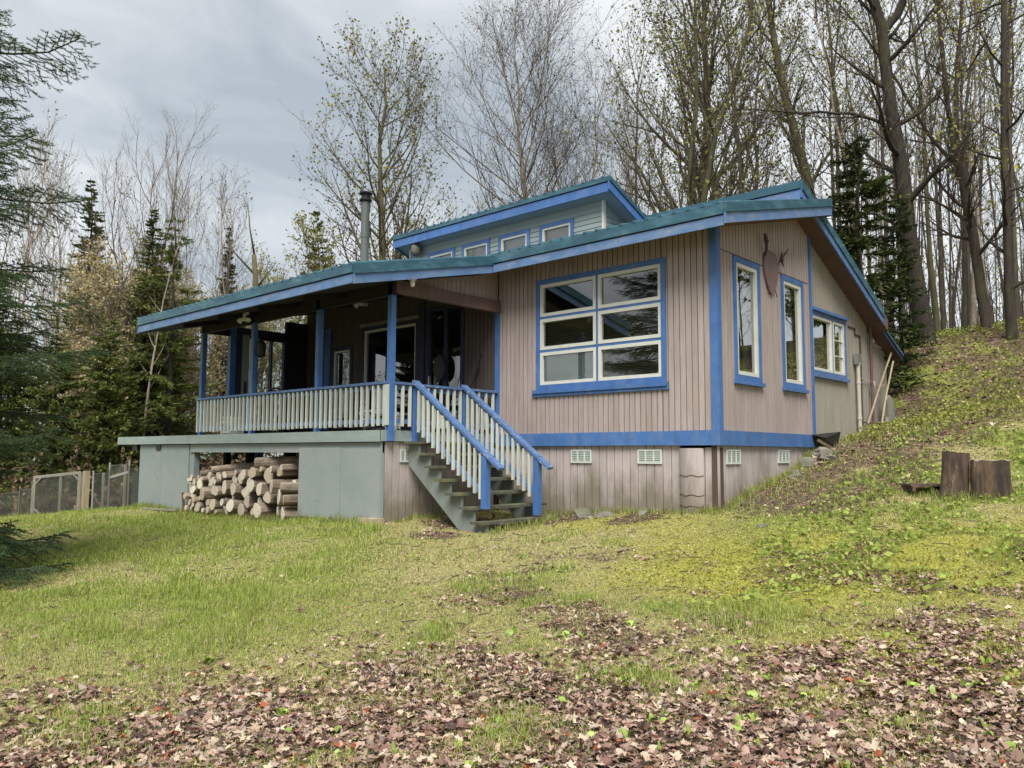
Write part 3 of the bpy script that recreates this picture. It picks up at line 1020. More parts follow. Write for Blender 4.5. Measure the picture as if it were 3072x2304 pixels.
# stairs
SX = [-2.58, -2.85, -3.12, -3.37, -3.61, -3.85, -4.10]
SZ = [.62, .82, 1.02, 1.22, 1.42, 1.62, 1.80]
for y in (-2.02, -.62):
    stair = MB()
    poly = [(-2.62, .30), (-2.62, SZ[0] - .045)]
    for i in range(7):
        x1 = (SX[i + 1] - .04) if i < 6 else -4.38
        poly += [(x1, SZ[i] - .045)]
        if i < 6:
            poly += [(x1, SZ[i + 1] - .045)]
    poly += [(-4.38, 1.42), (-2.98, .28)]
    vs = [(p[0], y - .02, p[1]) for p in poly] + [(p[0], y + .02, p[1]) for p in poly]
    n = len(poly)
    stair.add(vs, [tuple(range(n)), tuple(range(n, 2 * n))[::-1]] + [(i, n + i, n + (i + 1) % n, (i + 1) % n) for i in range(n)])
    if y < -1:
        staircase = stair.build('staircase', M['stringer'], cabin)
    else:
        stair.build('stringer', M['stringer'], staircase)
for i in range(7):
    sk = random.uniform(-.012, .012)
    for k in range(2):
        a = SX[i] - .135 * k
        bx('tread', 'tread', (a - .128, -2.16 + random.uniform(-.02, .02), SZ[i] - .04 + sk * .3), (a, -.44 + random.uniform(-.03, .03), SZ[i] + random.uniform(-.003, .003)), staircase)
for y, tag_ in ((-1.95, 'l'), (-.85, 'r')):
    xb = -2.74 if tag_ == 'l' else -2.68
    mb = MB().bar((-4.36, y, 2.775), (-2.42, y, 1.385), .13, .042)
    hr = mb.build('handrail', M['rail'], staircase)
    MB().bar((-4.33, y, 2.70), (xb, y, 1.555), .035, .075).build('under_rail', M['rail'], staircase)
    MB().bar((-4.33, y, 2.13), (xb, y, .985), .035, .085).build('lower_rail', M['rail'], staircase)
    bx('bottom_post', 'blue', (xb - .05, y - .055, .66 if tag_ == 'r' else .80), (xb + .05, y + .045, 1.575), staircase)
    for i in range(13):
        x = -4.22 + i * (1.40 / 12)
        zt = 2.775 - (x + 4.36) * .7165 - .03
        piece('baluster', 'baluster', (x - .021, y - .052, zt - .70), (x + .021, y - .018, zt - .03), hr)

# rear lean-to
LN = lambda y: 4.36 - .385 * (y - 6.5)
wall('lean_to_wall', 'y', -.10, 6.42, 7.75, 1.6, lambda u: LN(u) - .10, 'greysiding', board='siding_board')
mb = MB()
mb.prism([(6.38, LN(6.38) - .12), (7.95, LN(7.95) - .12), (7.95, LN(7.95)), (6.38, LN(6.38))], 0, -6.0, .16)
lt = mb.build('lean_to_roof', M['soffit'], cabin)
rake_edge(lt, .16, LN, 6.38, 7.97, teal=.06, board=.10, fm='darkframe')
mb = MB()
mb.box((-6, 7.70, 1.6), (-.2, 7.75, 3.8))
mb.build('lean_to_wall', M['greysiding'], cabin)
# blocked-off patch and pipes on the rear wall
mb = MB()
for p, q in (((5.28, 4.10), (5.62, 4.10)), ((5.62, 4.10), (5.62, 3.98)), ((5.62, 3.98), (5.90, 3.98)), ((5.90, 3.98), (5.90, 2.2))):
    mb.bar((.0, p[0], p[1]), (.0, q[0], q[1]), .02, .03)
mb.build('patch_trim', M['sheath'], cabin)
mb = MB().tube([(.06, 5.57, 1.8), (.06, 5.57, 3.42)], .036, 10)
for zc in (2.3, 3.0, 3.36):
    mb.tube([(.06, 5.57, zc), (.06, 5.57, zc + .05)], .045, 10)
cond = mb.build('conduit', M['pvc'], cabin)
bx('junction_box', 'metal', (.01, 5.49, 3.38), (.10, 5.66, 3.58), cond)
mb = MB()
mb.tube([(.05, 6.36, 4.25), (.05, 6.36, 2.1)], .03, 8)
mb.build('downspout', M['soffit'], cabin)
mb = MB()
mb.tube([(.02, 5.7, 3.15), (.03, 6.0, 3.09), (.03, 6.4, 3.10), (.02, 6.9, 3.02), (.0, 7.3, 3.1)], .009, 5)
mb.tube([(.02, 6.4, 3.95), (.03, 6.8, 3.86), (.0, 7.2, 3.88)], .008, 5)
mb.tube([(-.02, 6.5, 3.06), (.06, 6.5, 3.06)], .06, 10)
mb.tube([(-.02, 6.55, 3.95), (.05, 6.55, 3.95)], .045, 10)
mb.build('wall_cable', M['pvc'], cabin)

# chimney pipe
ch = MB().lathe([(.095, 0), (.095, 1.15), (.102, 1.15), (.102, 1.19), (.095, 1.19), (.095, 2.02)], (-8.85, .36, 5.30), 24).build('chimney', M['pipe'], cabin)
MB().lathe([(.11, 1.98), (.145, 2.01), (.145, 2.04), (.11, 2.06)], (-8.85, .36, 5.30), 20).build('collar', M['blackmetal'], ch)
MB().lathe([(.10, 2.06), (.10, 2.16)], (-8.85, .36, 5.30), 20).build('spark_screen', M['blackmetal'], ch)
MB().lathe([(.15, 2.16), (.155, 2.185), (.11, 2.215), (.03, 2.225)], (-8.85, .36, 5.30), 20).build('cap', M['blackmetal'], ch)
MB().lathe([(.16, .0), (.15, .12), (.11, .2)], (-8.85, .36, 5.25), 20).build('flashing', M['pipe'], ch)

# ------------------------------------------------------------------ things on and around the cabin
# wooden trophy plaque with broken antlers
pq = thing('trophy_plaque', 'brown oval wooden plaque with broken antler stubs on the gable wall', 'wall plaque', (.035, 1.77, 4.2), local=False)
prof = []
for k in range(28):
    a = 2 * math.pi * k / 28
    c_, s_ = math.cos(a), math.sin(a)
    ww = .255 if s_ >= 0 else .255 * (1 - .55 * (-s_) ** 2.2)
    prof.append((1.77 + ww * abs(c_) ** .7 * (1 if c_ > 0 else -1), (4.66 if s_ >= 0 else 4.66) + (.24 * abs(s_) ** .8 if s_ >= 0 else -.47 * abs(s_))))
MB().prism(prof, 0, .018, .055).build('board', M['plaque'], pq)
MB().tube([(.05, 1.55, 4.78), (.10, 1.50, 4.87), (.12, 1.46, 4.94)], [.012, .018, .02], 6).build('antler', M['antler'], pq)
mb = MB().tube([(.12, 1.46, 4.92), (.13, 1.42, 5.0), (.13, 1.38, 5.10)], [.016, .034, .018], 7)
mb.tube([(.12, 1.46, 4.94), (.14, 1.51, 5.02)], [.018, .006], 5)
mb.tube([(.12, 1.46, 4.91), (.13, 1.42, 4.86)], [.016, .006], 5)
mb.build('antler', M['antler'], pq)
mb = MB().tube([(.05, 2.02, 4.72), (.10, 2.06, 4.80), (.12, 2.03, 4.92)], [.014, .034, .01], 6)
mb.tube([(.10, 2.06, 4.83), (.13, 2.16, 4.93), (.14, 2.23, 5.0)], [.014, .016, .008], 6)
mb.tube([(.10, 2.06, 4.80), (.12, 2.10, 4.68)], [.02, .008], 5)
mb.build('antler', M['antler'], pq)
mb = MB().tube([(.05, 1.66, 4.30), (.06, 1.63, 4.20)], .008, 5).tube([(.05, 1.88, 4.30), (.06, 1.93, 4.17)], .008, 5)
mb.build('hanger_wire', M['antler'], pq)

# wasp nest under the clerestory eave
nest = MB().lathe([(.03, -.15), (.08, -.12), (.115, -.05), (.12, .03), (.10, .09), (.05, .14)], (0, 0, 0), 18)
nm = nest.mesh('wasp_nest', M['nest'], True)
o = mkobj('wasp_nest', nm)
o.location = (-8.18, 1.30, 6.24)
tag(o, 'round grey paper wasp nest under the left end of the upper eave', 'nest')


def floodlight(loc, label, mount):
    t = thing('security_light', label, 'outdoor light', loc)
    MB().lathe([(.055, -.03), (.055, 0)], n=12).build('base', M['plastic' if mount else 'metal'], t)
    for s in (-1, 1):
        mb = MB().tube([(0, 0, -.03), (s * .12, -.03, -.10)], .012, 6)
        mb.tube([(s * .10, -.02, -.08), (s * .17, -.06, -.17)], [.03, .055], 10)
        mb.build('lamp_head', M['plastic' if s < 0 else 'metal'], t)
    MB().tube([(0, -.02, -.03), (0, -.03, -.16)], .05, 10).build('sensor', M['plastic'], t)
    return t


floodlight((-8.35, -2.75, PR(-2.75) - TH), 'twin headed security light on the dark porch ceiling near the eave', True)
floodlight((-7.2, -.9, PR(-.9) - TH), 'grey twin security light deep under the porch roof by the window', False)
t = thing('porch_bulb', 'small white lamp holder under the porch eave beside the corner post', 'outdoor light', (-4.05, -2.30, PR(-2.3) - TH))
MB().lathe([(.07, -.02), (.07, 0)], n=12).build('base', M['plastic'], t)
MB().lathe([(.025, -.13), (.04, -.10), (.035, -.02)], n=10).build('bulb', M['plastic'], t)
lan = thing('wall_lantern', 'dark round lantern hanging on a porch post', 'lantern', (-8.47, -2.36, 3.62))
MB().lathe([(.03, -.17), (.09, -.13), (.10, 0), (.09, .12), (.03, .17)], n=14).build('shade', M['blackmetal'], lan)
MB().tube([(0, -.02, .16), (-.03, -.05, .26)], .01, 6).build('hook', M['blackmetal'], lan)
oval = MB().prism([(.16 * math.cos(k * math.pi / 10), .25 * math.sin(k * math.pi / 10)) for k in range(20)], 1, -.02, .02).build('wall_disc', M['blackmetal'])
oval.location = (-5.80, -.10, 3.25)
tag(oval, 'dark oval ornament hanging in the porch door glass', 'ornament')

# broom and dustpan leaning on the porch wall
t = thing('broom', 'black handled broom leaning on the brown wall beside the porch door', 'broom', (-4.85, -.45, 1.97))
MB().tube([(0, 0, .25), (.12, .40, 1.48)], .014, 8).build('handle', M['blackmetal'], t)
MB().box((-.16, -.04, 0), (.12, .03, .20)).box((-.14, -.03, .20), (.10, .02, .27)).build('brush', M['antler'], t)
t = thing('garden_fork', 'long handled black tool leaning next to the broom', 'tool', (-4.98, -.5, 1.97))
MB().tube([(-.1, 0, .1), (.16, .42, 1.08)], .012, 8).build('handle', M['blackmetal'], t)
MB().tube([(.16, .42, 1.08), (.19, .44, 1.2)], .02, 8).build('grip', M['blackmetal'], t)
mb = MB()
for k in (-1, 0, 1):
    mb.tube([(-.1 + k * .05, 0, .12), (-.12 + k * .06, -.02, 0)], .008, 5)
mb.build('tines', M['metal'], t)


def lawn_chair(loc, rz, label, mat, top=.82):
    t = thing('garden_chair', label, 'chair', loc, rz, None)
    MB().box((-.22, -.22, .40), (.22, .22, .43)).build('seat', M[mat], t)
    arc = [(-.24 + .48 * i / 10, .22 + .10, .40 + (top - .40) * (1 - (abs(i - 5) / 5) ** 3.2 * .55)) for i in range(11)]
    MB().tube([(-.24, .22, .42)] + arc + [(.24, .22, .42)], .022, 6).build('back_frame', M[mat], t)
    for i in range(5):
        x = -.15 + .075 * i
        MB().bar((x, .23, .42), (x * .95, .315, top - .05), .035, .012, (0, 1, 0)).build('back_slat', M[mat], t)
    for sx in (-1, 1):
        MB().tube([(sx * .25, -.22, .60), (sx * .26, .02, .62), (sx * .25, .26, .60)], .022, 6).build('armrest', M[mat], t)
        MB().tube([(sx * .23, -.22, .60), (sx * .25, -.25, 0)], .02, 6).build('leg', M[mat], t)
        MB().tube([(sx * .22, .22, .45), (sx * .24, .28, 0)], .02, 6).build('leg', M[mat], t)
    return t


lawn_chair((-5.25, -1.9, 1.70), 2.2, 'white plastic garden chair behind the porch railing near the corner post', 'plastic', .78)
lawn_chair((-9.55, -1.55, 1.97), .5, 'dark round-backed chair on the porch, right one of the pair by the windbreak', 'tarp', 1.02)
lawn_chair((-10.05, -1.35, 1.97), .4, 'dark round-backed chair on the porch, left one of the pair by the windbreak', 'tarp', 1.0)
t = thing('bucket', 'white plastic bucket behind the railing by the head of the stairs', 'bucket', (-4.70, -2.15, 1.97))
MB().lathe([(.10, 0), (.135, .25), (.145, .25), (.145, .28), (.12, .28)], n=18).build('body', M['plastic'], t)
MB().tube([(-.14, 0, .24), (-.10, -.12, .20), (0, -.16, .17), (.10, -.12, .20), (.14, 0, .24)], .006, 5).build('handle', M['metal'], t)
mb = MB()
n = 16
vs = [(-6.4 + 1.8 * i / n, -2.36 + .5 * j, 1.972 + (.10 * math.sin(math.pi * i / n) ** .7 + .02 * math.sin(i * 2.1)) * (.6 + .4 * j)) for i in range(n + 1) for j in (0, 1)]
mb.add(vs, [(2 * i, 2 * i + 2, 2 * i + 3, 2 * i + 1) for i in range(n)])
mb.add([(x, y, 1.968) for x, y, z in vs], [(2 * i, 2 * i + 1, 2 * i + 3, 2 * i + 2) for i in range(n)])
tag(mb.build('tarpaulin', M['tarp'], None, True), 'dark crumpled tarpaulin lying on the deck behind the front railing', 'tarp')
t = thing('crate', 'white slotted plastic crate behind the left end of the railing', 'crate', (-9.85, -2.15, 1.97))
for a, b in (((-.20, -.15, 0), (.20, .15, .02)), ((-.20, -.15, .02), (-.185, .15, .36)), ((.185, -.15, .02), (.20, .15, .36))):
    MB().box(a, b).build('panel', M['plastic'], t)
for yy in (-.15, .135):
    for zc in (.04, .14, .24, .33):
        MB().box((-.185, yy, zc), (.185, yy + .015, zc + .055)).build('slat', M['plastic'], t)

# bent metal chute at the corner of the band
t = thing('metal_trough', 'bent dark metal trough leaning at the end of the blue band', 'trough', (.3, 3.35, 1.72), local=False)
mb = MB()
mb.add([(.04, 3.22, 1.96), (.06, 3.95, 1.99), (.12, 3.74, 1.70), (.10, 3.36, 1.70), (.30, 3.20, 1.90), (.34, 3.78, 2.02), (.30, 3.70, 1.72), (.26, 3.36, 1.70)],
       [(0, 1, 2, 3), (4, 7, 6, 5), (3, 2, 6, 7), (0, 4, 5, 1)])
mb.build('sheet', M['blackmetal'], t)
MB().bar((.2, 3.10, 1.86), (.38, 3.5, 1.66), .03, .05).build('strut', M['rust'], t)
# poles leaning at the rear corner
for k, (p, q, lab) in enumerate((((.16, 5.72, 2.22), (.12, 7.42, 3.78), 'long thin metal pole leaning on the rear corner, the left one of two'),
                                 ((.30, 6.05, 2.18), (.14, 7.46, 3.60), 'long thin metal pole leaning on the rear corner, the right one of two'))):
    o = MB().tube([p, ((p[0] + q[0]) / 2 - .02, (p[1] + q[1]) / 2, (p[2] + q[2]) / 2 - .03), q], .018, 7).build('metal_pole', M['tanwood'])
    tag(o, lab, 'pole', 'poles leaning on the rear corner')
mb = MB()
t = thing('pipe_rack', 'small rusty pipe bracket low on the rear wall below the leaning poles', 'bracket', (.2, 6.0, 2.1), local=False)
for a, b in (((.05, 5.72, 2.26), (.30, 6.1, 2.24)), ((.10, 5.78, 2.13), (.32, 6.35, 2.12)), ((.12, 5.85, 2.26), (.14, 5.88, 2.02)), ((.3, 6.05, 2.24), (.3, 6.08, 1.98))):
    MB().tube([a, b], .02, 7).build('pipe', M['rust'], t)
mb = MB()
poly = [(6.86, 2.10), (7.36, 2.10), (7.40, 2.55), (7.30, 2.78), (7.08, 2.86), (6.92, 2.74), (6.98, 2.4)]
mb.prism(poly, 0, .10, .16)
tag(mb.build('curved_sheet', M['greywood']), 'pale curved panel propped at the far rear corner of the cabin', 'panel')


# rocks
def rock_mesh(seed, flat=.6):
    r = np.random.default_rng(seed)
    mb = MB()
    n, k = 9, 5
    prof = []
    for j in range(k + 1):
        th = math.pi * (j / k)
        for i in range(n):
            ph = 2 * math.pi * i / n
            rad = 1 * (.78 + .4 * r.random())
            prof.append((rad * math.sin(th) * math.cos(ph) if 0 < j < k else 0, rad * math.sin(th) * math.sin(ph) * .8 if 0 < j < k else 0, flat * math.cos(th) * (.8 + .3 * r.random() if 0 < j < k else .9)))
    fs = [(j * n + i, (j + 1) * n + i, (j + 1) * n + (i + 1) % n, j * n + (i + 1) % n) for j in range(k) for i in range(n)]
    return mb.add(prof, fs).mesh('rock', M['rock'])


RK = [rock_mesh(s, f) for s, f in ((1, .55), (2, .7), (3, .45), (4, .6))]
RLAB = [(.28, 3.05, .26, 'grey rock against the skirting just below the metal trough'), (.22, 2.62, .22, 'flat angular rock on the bank below the gable band, second from the trough'),
        (.45, 2.85, .20, 'mossy rock in the leaves a step out from the gable skirting'), (.16, 2.20, .14, 'small dark rock where the bank meets the gable skirting'),
        (.30, 1.9, .16, 'low rock half buried on the bank below the right foundation vent'), (-2.30, -.18, .24, 'pale flat rock in front of the front skirting right of the stairs'),
        (-1.85, -.22, .21, 'rounded pale rock beside the flat one below the front vent'), (-1.2, -.15, .13, 'small mossy rock at the foot of the front skirting'),
        (-2.0, -.4, .10, 'fist-sized rock in the leaves in front of the two pale rocks'), (-4.75, -2.62, .20, 'tan foundation block under the deck corner'),
        (-5.2, -2.50, .22, 'broad rock under the right end of the grey panel'), (-5.75, -2.55, .17, 'rough rock under the middle of the grey panel'), (-6.25, -2.5, .15, 'small rock below the left end of the grey panel'),
        (-4.55, -2.95, .08, 'pebble-sized stone in front of the deck corner'), (.9, -.6, .12, 'lone pale stone in the moss off the cabin corner')]
for i, (x, y, s, lab) in enumerate(RLAB):
    o = mkobj('rock', RK[i % 4])
    o.location = (x, y, gz(x, y) + s * .02)
    s *= .8
    o.scale = (s, s, s)
    o.rotation_euler = (.2 * (i % 3) - .2, .15 * (i % 4) - .2, i * 1.7)
    tag(o, lab, 'rock', 'rocks round the foundation')
o = bx('timber_block', 'tanwood', (-4.78, -2.72, .36), (-4.40, -2.50, .60), cabin)

# woodpile: circles dropped into the bay until it is full
logs = []
LX0, LX1 = -10.86, -6.86
gtop = lambda x: .40 + .0 * x
rl = random.Random(5)
tries = 0
def top_limit(x):
    return 1.14 + .30 * (x - LX0) / (LX1 - LX0) - (.28 if x > LX1 - .30 else 0)
while tries < 2600:
    tries += 1
    frac = rl.random()
    x = LX0 + .10 + (LX1 - LX0 - .2) * frac
    r = rl.choice([.05, .06, .075]) if (frac < .42 and rl.random() < .6) else rl.uniform(.075, .15)
    if frac > .72:
        r = rl.uniform(.09, .165)
    if tries > 1200:
        r = min(r, rl.uniform(.05, .10))
    best = None
    for dx in (-.15, -.1, -.05, 0, .05, .1, .15):
        xx = min(max(x + dx, LX0 + r), LX1 - r)
        zz_ = gtop(xx) + r
        for (a, b, c) in logs:
            d = abs(a - xx)
            if d < c + r:
                zz_ = max(zz_, b + math.sqrt((c + r) ** 2 - d * d))
        if best is None or zz_ < best[1]:
            best = (xx, zz_)
    if best[1] + r < top_limit(best[0]):
        logs.append((best[0], best[1], r))


def log_mesh(seed):
    r = random.Random(seed)
    n = 13
    out = [1 + r.uniform(-.09, .09) for _ in range(n)]
    if seed % 3 == 0:      # split log: one flat side
        out = [min(o_, .45 / max(.2, math.cos(2 * math.pi * i / n))) if math.cos(2 * math.pi * i / n) > .2 else o_ for i, o_ in enumerate(out)]
    mb = MB()
    vs = []
    for y, k in ((0, .97), (.02, 1), (.35, 1.03), (.72, .98)):
        vs += [(out[i] * k * math.cos(2 * math.pi * i / n), y, out[i] * k * math.sin(2 * math.pi * i / n)) for i in range(n)]
    fs = [(j * n + i, (j + 1) * n + i, (j + 1) * n + (i + 1) % n, j * n + (i + 1) % n) for j in range(3) for i in range(n)]
    fs.append(tuple(range(3 * n, 4 * n))[::-1])
    me = mb.add(vs, fs).mesh('firewood_log', M['logbark'])
    f = MB().add([(p[0] * .93, -.004, p[2] * .93) for p in vs[:n]] + [(p[0] * .99, .003, p[2] * .99) for p in vs[:n]], [tuple(range(n))] + [(i, n + i, n + (i + 1) % n, (i + 1) % n) for i in range(n)])
    return me, f.mesh('cut_face', M['cut'])


LM = [log_mesh(s) for s in range(7)]
logs.sort(key=lambda q: q[1])
BANDS = [('bottom', .62), ('second', .84), ('third', 1.06), ('fourth', 1.28), ('top', 9)]
ORD = ['first', 'second', 'third', 'fourth', 'fifth', 'sixth', 'seventh', 'eighth', 'ninth', 'tenth', 'eleventh', 'twelfth', 'thirteenth', 'fourteenth', 'fifteenth', 'sixteenth',
       'seventeenth', 'eighteenth', 'nineteenth', 'twentieth', 'twenty-first', 'twenty-second', 'twenty-third', 'twenty-fourth', 'twenty-fifth', 'twenty-sixth', 'twenty-seventh', 'twenty-eighth', 'twenty-ninth', 'thirtieth']
band_logs = {}
for q in logs:
    b = next(nm for nm, lim in BANDS if q[1] < lim)
    band_logs.setdefault(b, []).append(q)
for b, qs in band_logs.items():
    qs.sort()
    for i, (x, z, r) in enumerate(qs):
        me, cf = LM[rl.randrange(7)]
        size = 'thin round' if r < .075 else 'thick round' if r > .12 else 'round'
        o = mkobj('firewood_log', me)
        o.location = (x, -2.62 + rl.uniform(-.10, .10), z)
        o.scale = (r, rl.uniform(1.0, 1.6), r)
        turn = rl.gauss(0, .10)
        if x > -7.6 and z < 1.05:
            turn = rl.uniform(-.65, -.3)
        o.rotation_euler = (rl.gauss(0, .04), rl.uniform(0, 6.28), turn)
        tag(o, f'{size} firewood log, {ORD[min(i, 29)]} from the left in the {b} layer of the woodpile', 'log', 'logs stacked under the deck')
        f = mkobj('cut_face', cf, o)
# a few long poles lying over the top
for k, (x0, z0, x1, z1, r, lab) in enumerate(((-10.2, 1.19, -9.2, 1.31, .055, 'long thin pole lying on top of the woodpile, the leftmost one'),
                                              (-9.75, 1.27, -8.8, 1.38, .07, 'bark-covered pole lying across the top of the woodpile, just right of the leftmost'),
                                              (-8.1, 1.42, -7.2, 1.46, .10, 'thick long log across the top right of the woodpile'))):
    t = MB().tube([(x0, -2.60, z0), ((x0 + x1) / 2, -2.2, (z0 + z1) / 2 + .01), (x1, -1.8, z1)], [r, r * 1.05, r * .95], 11).build('firewood_pole', M['logbark'])
    tag(t, lab, 'log', 'logs stacked under the deck')
o = MB().bar((-12.15, -2.95, gz(-12.15, -2.95) + .03), (-11.15, -2.62, gz(-11.15, -2.62) + .05), .09, .03).build('loose_board', M['greywood'])
tag(o, 'pale loose board lying in the grass left of the woodpile', 'board')
o = MB().bar((-10.92, -2.60, .36), (-10.90, -2.64, .78), .045, .03).build('short_stake', M['rust'])
tag(o, 'short dark stake standing at the left end of the woodpile', 'stake')

# stump, leaning slab and weathered boards on the right
sx, sy = 3.16, 1.02
sz = gz(sx, sy)


def stump_mesh(r0, r1, h, seed, n=28, squash=1.0):
    r = random.Random(seed)
    base = [1 + .10 * math.sin(3 * i * 2 * math.pi / n + seed) + r.uniform(-.06, .06) for i in range(n)]
    mb = MB()
    vs = []
    lev = 7
    for j in range(lev):
        t_ = j / (lev - 1)
        rr = r0 + (r1 - r0) * t_ ** .6
        for i in range(n):
            k = base[i] * (1 + r.uniform(-.025, .025))
            if j == 0:
                k *= 1 + .18 * max(0, math.sin(2 * math.pi * i / n * 4 + seed))
            a = 2 * math.pi * i / n
            vs.append((rr * k * math.cos(a), rr * k * math.sin(a) * squash, h * t_ + (r.uniform(-.012, .012) if j == lev - 1 else 0)))
    fs = [(j * n + i, j * n + (i + 1) % n, (j + 1) * n + (i + 1) % n, (j + 1) * n + i) for j in range(lev - 1) for i in range(n)]
    me = mb.add(vs, fs).mesh('tree_stump', M['stump'])
    top = MB().add(vs[-n:] + [(0, 0, h)], [(i, (i + 1) % n, n) for i in range(n)])
    return me, top.mesh('cut_top', M['greywood'])


me, top = stump_mesh(.215, .20, .48, 2)
o = mkobj('tree_stump', me)
o.location = (sx, sy, sz - .04)
tag(o, 'dark rotting chopping stump with flat grey top on the right lawn', 'stump')
mkobj('cut_top', top, o)
mkobj('axe_notch', MB().box((-.05, -.215, .06), (-.02, -.19, .34)).mesh('bark_split', M['sheath']), o)
me, top = stump_mesh(.175, .16, .56, 5, 22, .42)
o = mkobj('wood_slab', me)
o.location = (sx - .36, sy - .13, sz - .02)
o.rotation_euler = (-.06, .10, .62)
tag(o, 'tall dark split log standing on end left of the stump', 'log')
mkobj('cut_top', top, o)
t = thing('board_pallet', 'low weathered grey board platform lying left behind the stump', 'boards', (sx - .80, sy + .16, gz(sx - .8, sy + .16) + .05), .62)
for k in range(4):
    MB().box((-.24, -.20 + k * .105, .03), (.26, -.11 + k * .105, .055)).build('board', M['stump'], t)
for k in (-.2, .2):
    MB().box((k - .02, -.2, -.04), (k + .02, .2, .03)).build('runner', M['stump'], t)

# ------------------------------------------------------------------ fence on the left
def wire_mesh(name, p, q, h0, h1, parent, step=.062, r=.0032, sag=0):
    """diamond netting between p and q, from z=h0 to h1 above the line"""
    p, q = Vector(p), Vector(q)
    L = (q - p).length
    d = (q - p) / L
    H = h1 - h0
    mb = MB()
    n = int((L + H) / step)
    for s in (1, -1):
        for i in range(n + 1):
            a = i * step - (H if s > 0 else 0)
            u0, v0, u1, v1 = a, 0, a + s * H, H
            if s < 0:
                u0, u1 = i * step, i * step - H
            # clip to 0..L
            def clip(u0, v0, u1, v1):
                if u0 == u1:
                    return None
                ts = [0, 1]
                for b in (0, L):
                    t_ = (b - u0) / (u1 - u0)
                    if (u1 > u0) == (b == 0):
                        ts[0] = max(ts[0], t_)
                    else:
                        ts[1] = min(ts[1], t_)
                if ts[0] >= ts[1]:
                    return None
                return [(u0 + (u1 - u0) * t_, v0 + (v1 - v0) * t_) for t_ in ts]
            c = clip(u0, v0, u1, v1)
            if c:
                pts = []
                for u, v in c:
                    b = p + d * u
                    pts.append((b.x, b.y, b.z + h0 + v))
                mb.tube(pts, r, 3, caps=False)
    for v in (h0, h1):
        mb.tube([(p.x, p.y, p.z + v), (q.x, q.y, q.z + v)], r * 1.3, 3, caps=False)
    o = mb.build(name, M['galv'], parent)
    o['kind'] = 'stuff'
    return o


def G(x, y, dz=0):
    return (x, y, gz(x, y) + dz)


gate = thing('gate', 'wooden framed wire mesh gate with corner braces on the left lawn edge', 'gate', G(-16.5, -3.2), local=False)
A, B = Vector((-16.93, -3.60, -.02)), Vector((-16.10, -2.84, .04))
dz = .0
for p, q, w_, h_, nm in ((A + Vector((0, 0, .0)), A + Vector((0, 0, 1.03)), .07, .05, 'upright'), (B, B + Vector((0, 0, 1.09)), .07, .05, 'upright'),
                         (A + Vector((0, 0, 1.0)), B + Vector((0, 0, 1.06)), .05, .07, 'top_rail'), (A + Vector((0, 0, .04)), B + Vector((0, 0, .05)), .05, .07, 'bottom_rail')):
    MB().bar(p, q, w_, h_, (0, 0, 1) if nm.endswith('rail') else (1, -.9, 0)).build(nm, M['greywood'], gate)
dd = (B - A)
for f0, z0, f1, z1 in ((0.02, .82, .16, 1.0), (.02, .22, .16, .06), (.98, .88, .84, 1.05), (.98, .22, .84, .06)):
    MB().bar(A + dd * f0 + Vector((0, 0, z0)), A + dd * f1 + Vector((0, 0, z1)), .03, .07, (1, -.9, 0)).build('corner_brace', M['greywood'], gate)
wire_mesh('wire_mesh', A, B, .06, .98, gate)
gp = thing('gate_post', 'thick square wooden post at the right end of the gate', 'post', (-16.0, -2.73, 0), local=False)
MB().box((-16.06, -2.79, -.2), (-15.93, -2.66, 1.14)).build('post', M['tanwood'], gp)
MB().box((-16.12, -2.86, -.2), (-16.07, -2.79, 1.10)).build('hinge_board', M['greywood'], gp)
for (a, b, h, lab, ov) in (((-17.9, -4.45), (-17.20, -3.84), .66, 'low wire mesh fence panel farthest left by the spruce', 0), ((-17.20, -3.84), (-16.97, -3.63), .70, 'short wire mesh fence panel joining the gate on its left', 0),
                      ((-15.88, -2.60), (-15.55, -2.34), 1.0, 'rusty loose wire mesh panel between the gate post and the tall panel', 0),
                      ((-15.55, -2.34), (-15.16, -2.02), 1.18, 'tall leaning wire mesh panel beside the deck', 0), ((-15.16, -2.02), (-14.6, -1.62), 1.05, 'dark-backed wire mesh panel next to the deck skirt', 1)):
    pa, pb = Vector(G(*a, -.02)), Vector(G(*b, -.02))
    f = thing('wire_fence', lab, 'fence', pa, local=False, group='wire mesh fence panels')
    wire_mesh('wire_mesh', pa, pb, .02, h, f)
    for p_ in (pa, pb):
        MB().bar(p_, p_ + Vector((0, 0, h + .08)), .035, .035, (1, -.9, 0)).build('post', M['galv' if h > .9 else 'greywood'], f)
    if h > 1.1:
        MB().bar(pa + Vector((0, 0, .88)), pb + Vector((0, 0, .98)), .03, .06).build('rail', M['galv'], f)
    if ov:
        MB().add([pa + Vector((.05, .06, .2)), pb + Vector((.05, .06, .2)), pb + Vector((.05, .06, h - .05)), pa + Vector((.05, .06, h - .1))], [(0, 1, 2, 3)]).build('dark_cover', M['tarp'], f)
for k, (x, y, h, lab) in enumerate(((-17.25, -2.9, 1.0, 'thin pale stake behind the gate, the left one'), (-16.3, -2.2, 1.05, 'thin pale stake behind the gate, the middle one'), (-15.7, -1.9, 1.2, 'thin pale stake behind the gate, the right one by its post'))):
    o = MB().bar(G(x, y), (x, y, gz(x, y) + h), .05, .05, (1, 0, 0)).build('stake', M['greywood'])
    tag(o, lab, 'stake', 'stakes behind the gate')

# ------------------------------------------------------------------ trees
def unit(v):
    return v / np.maximum(np.linalg.norm(v, axis=-1, keepdims=True), 1e-9)


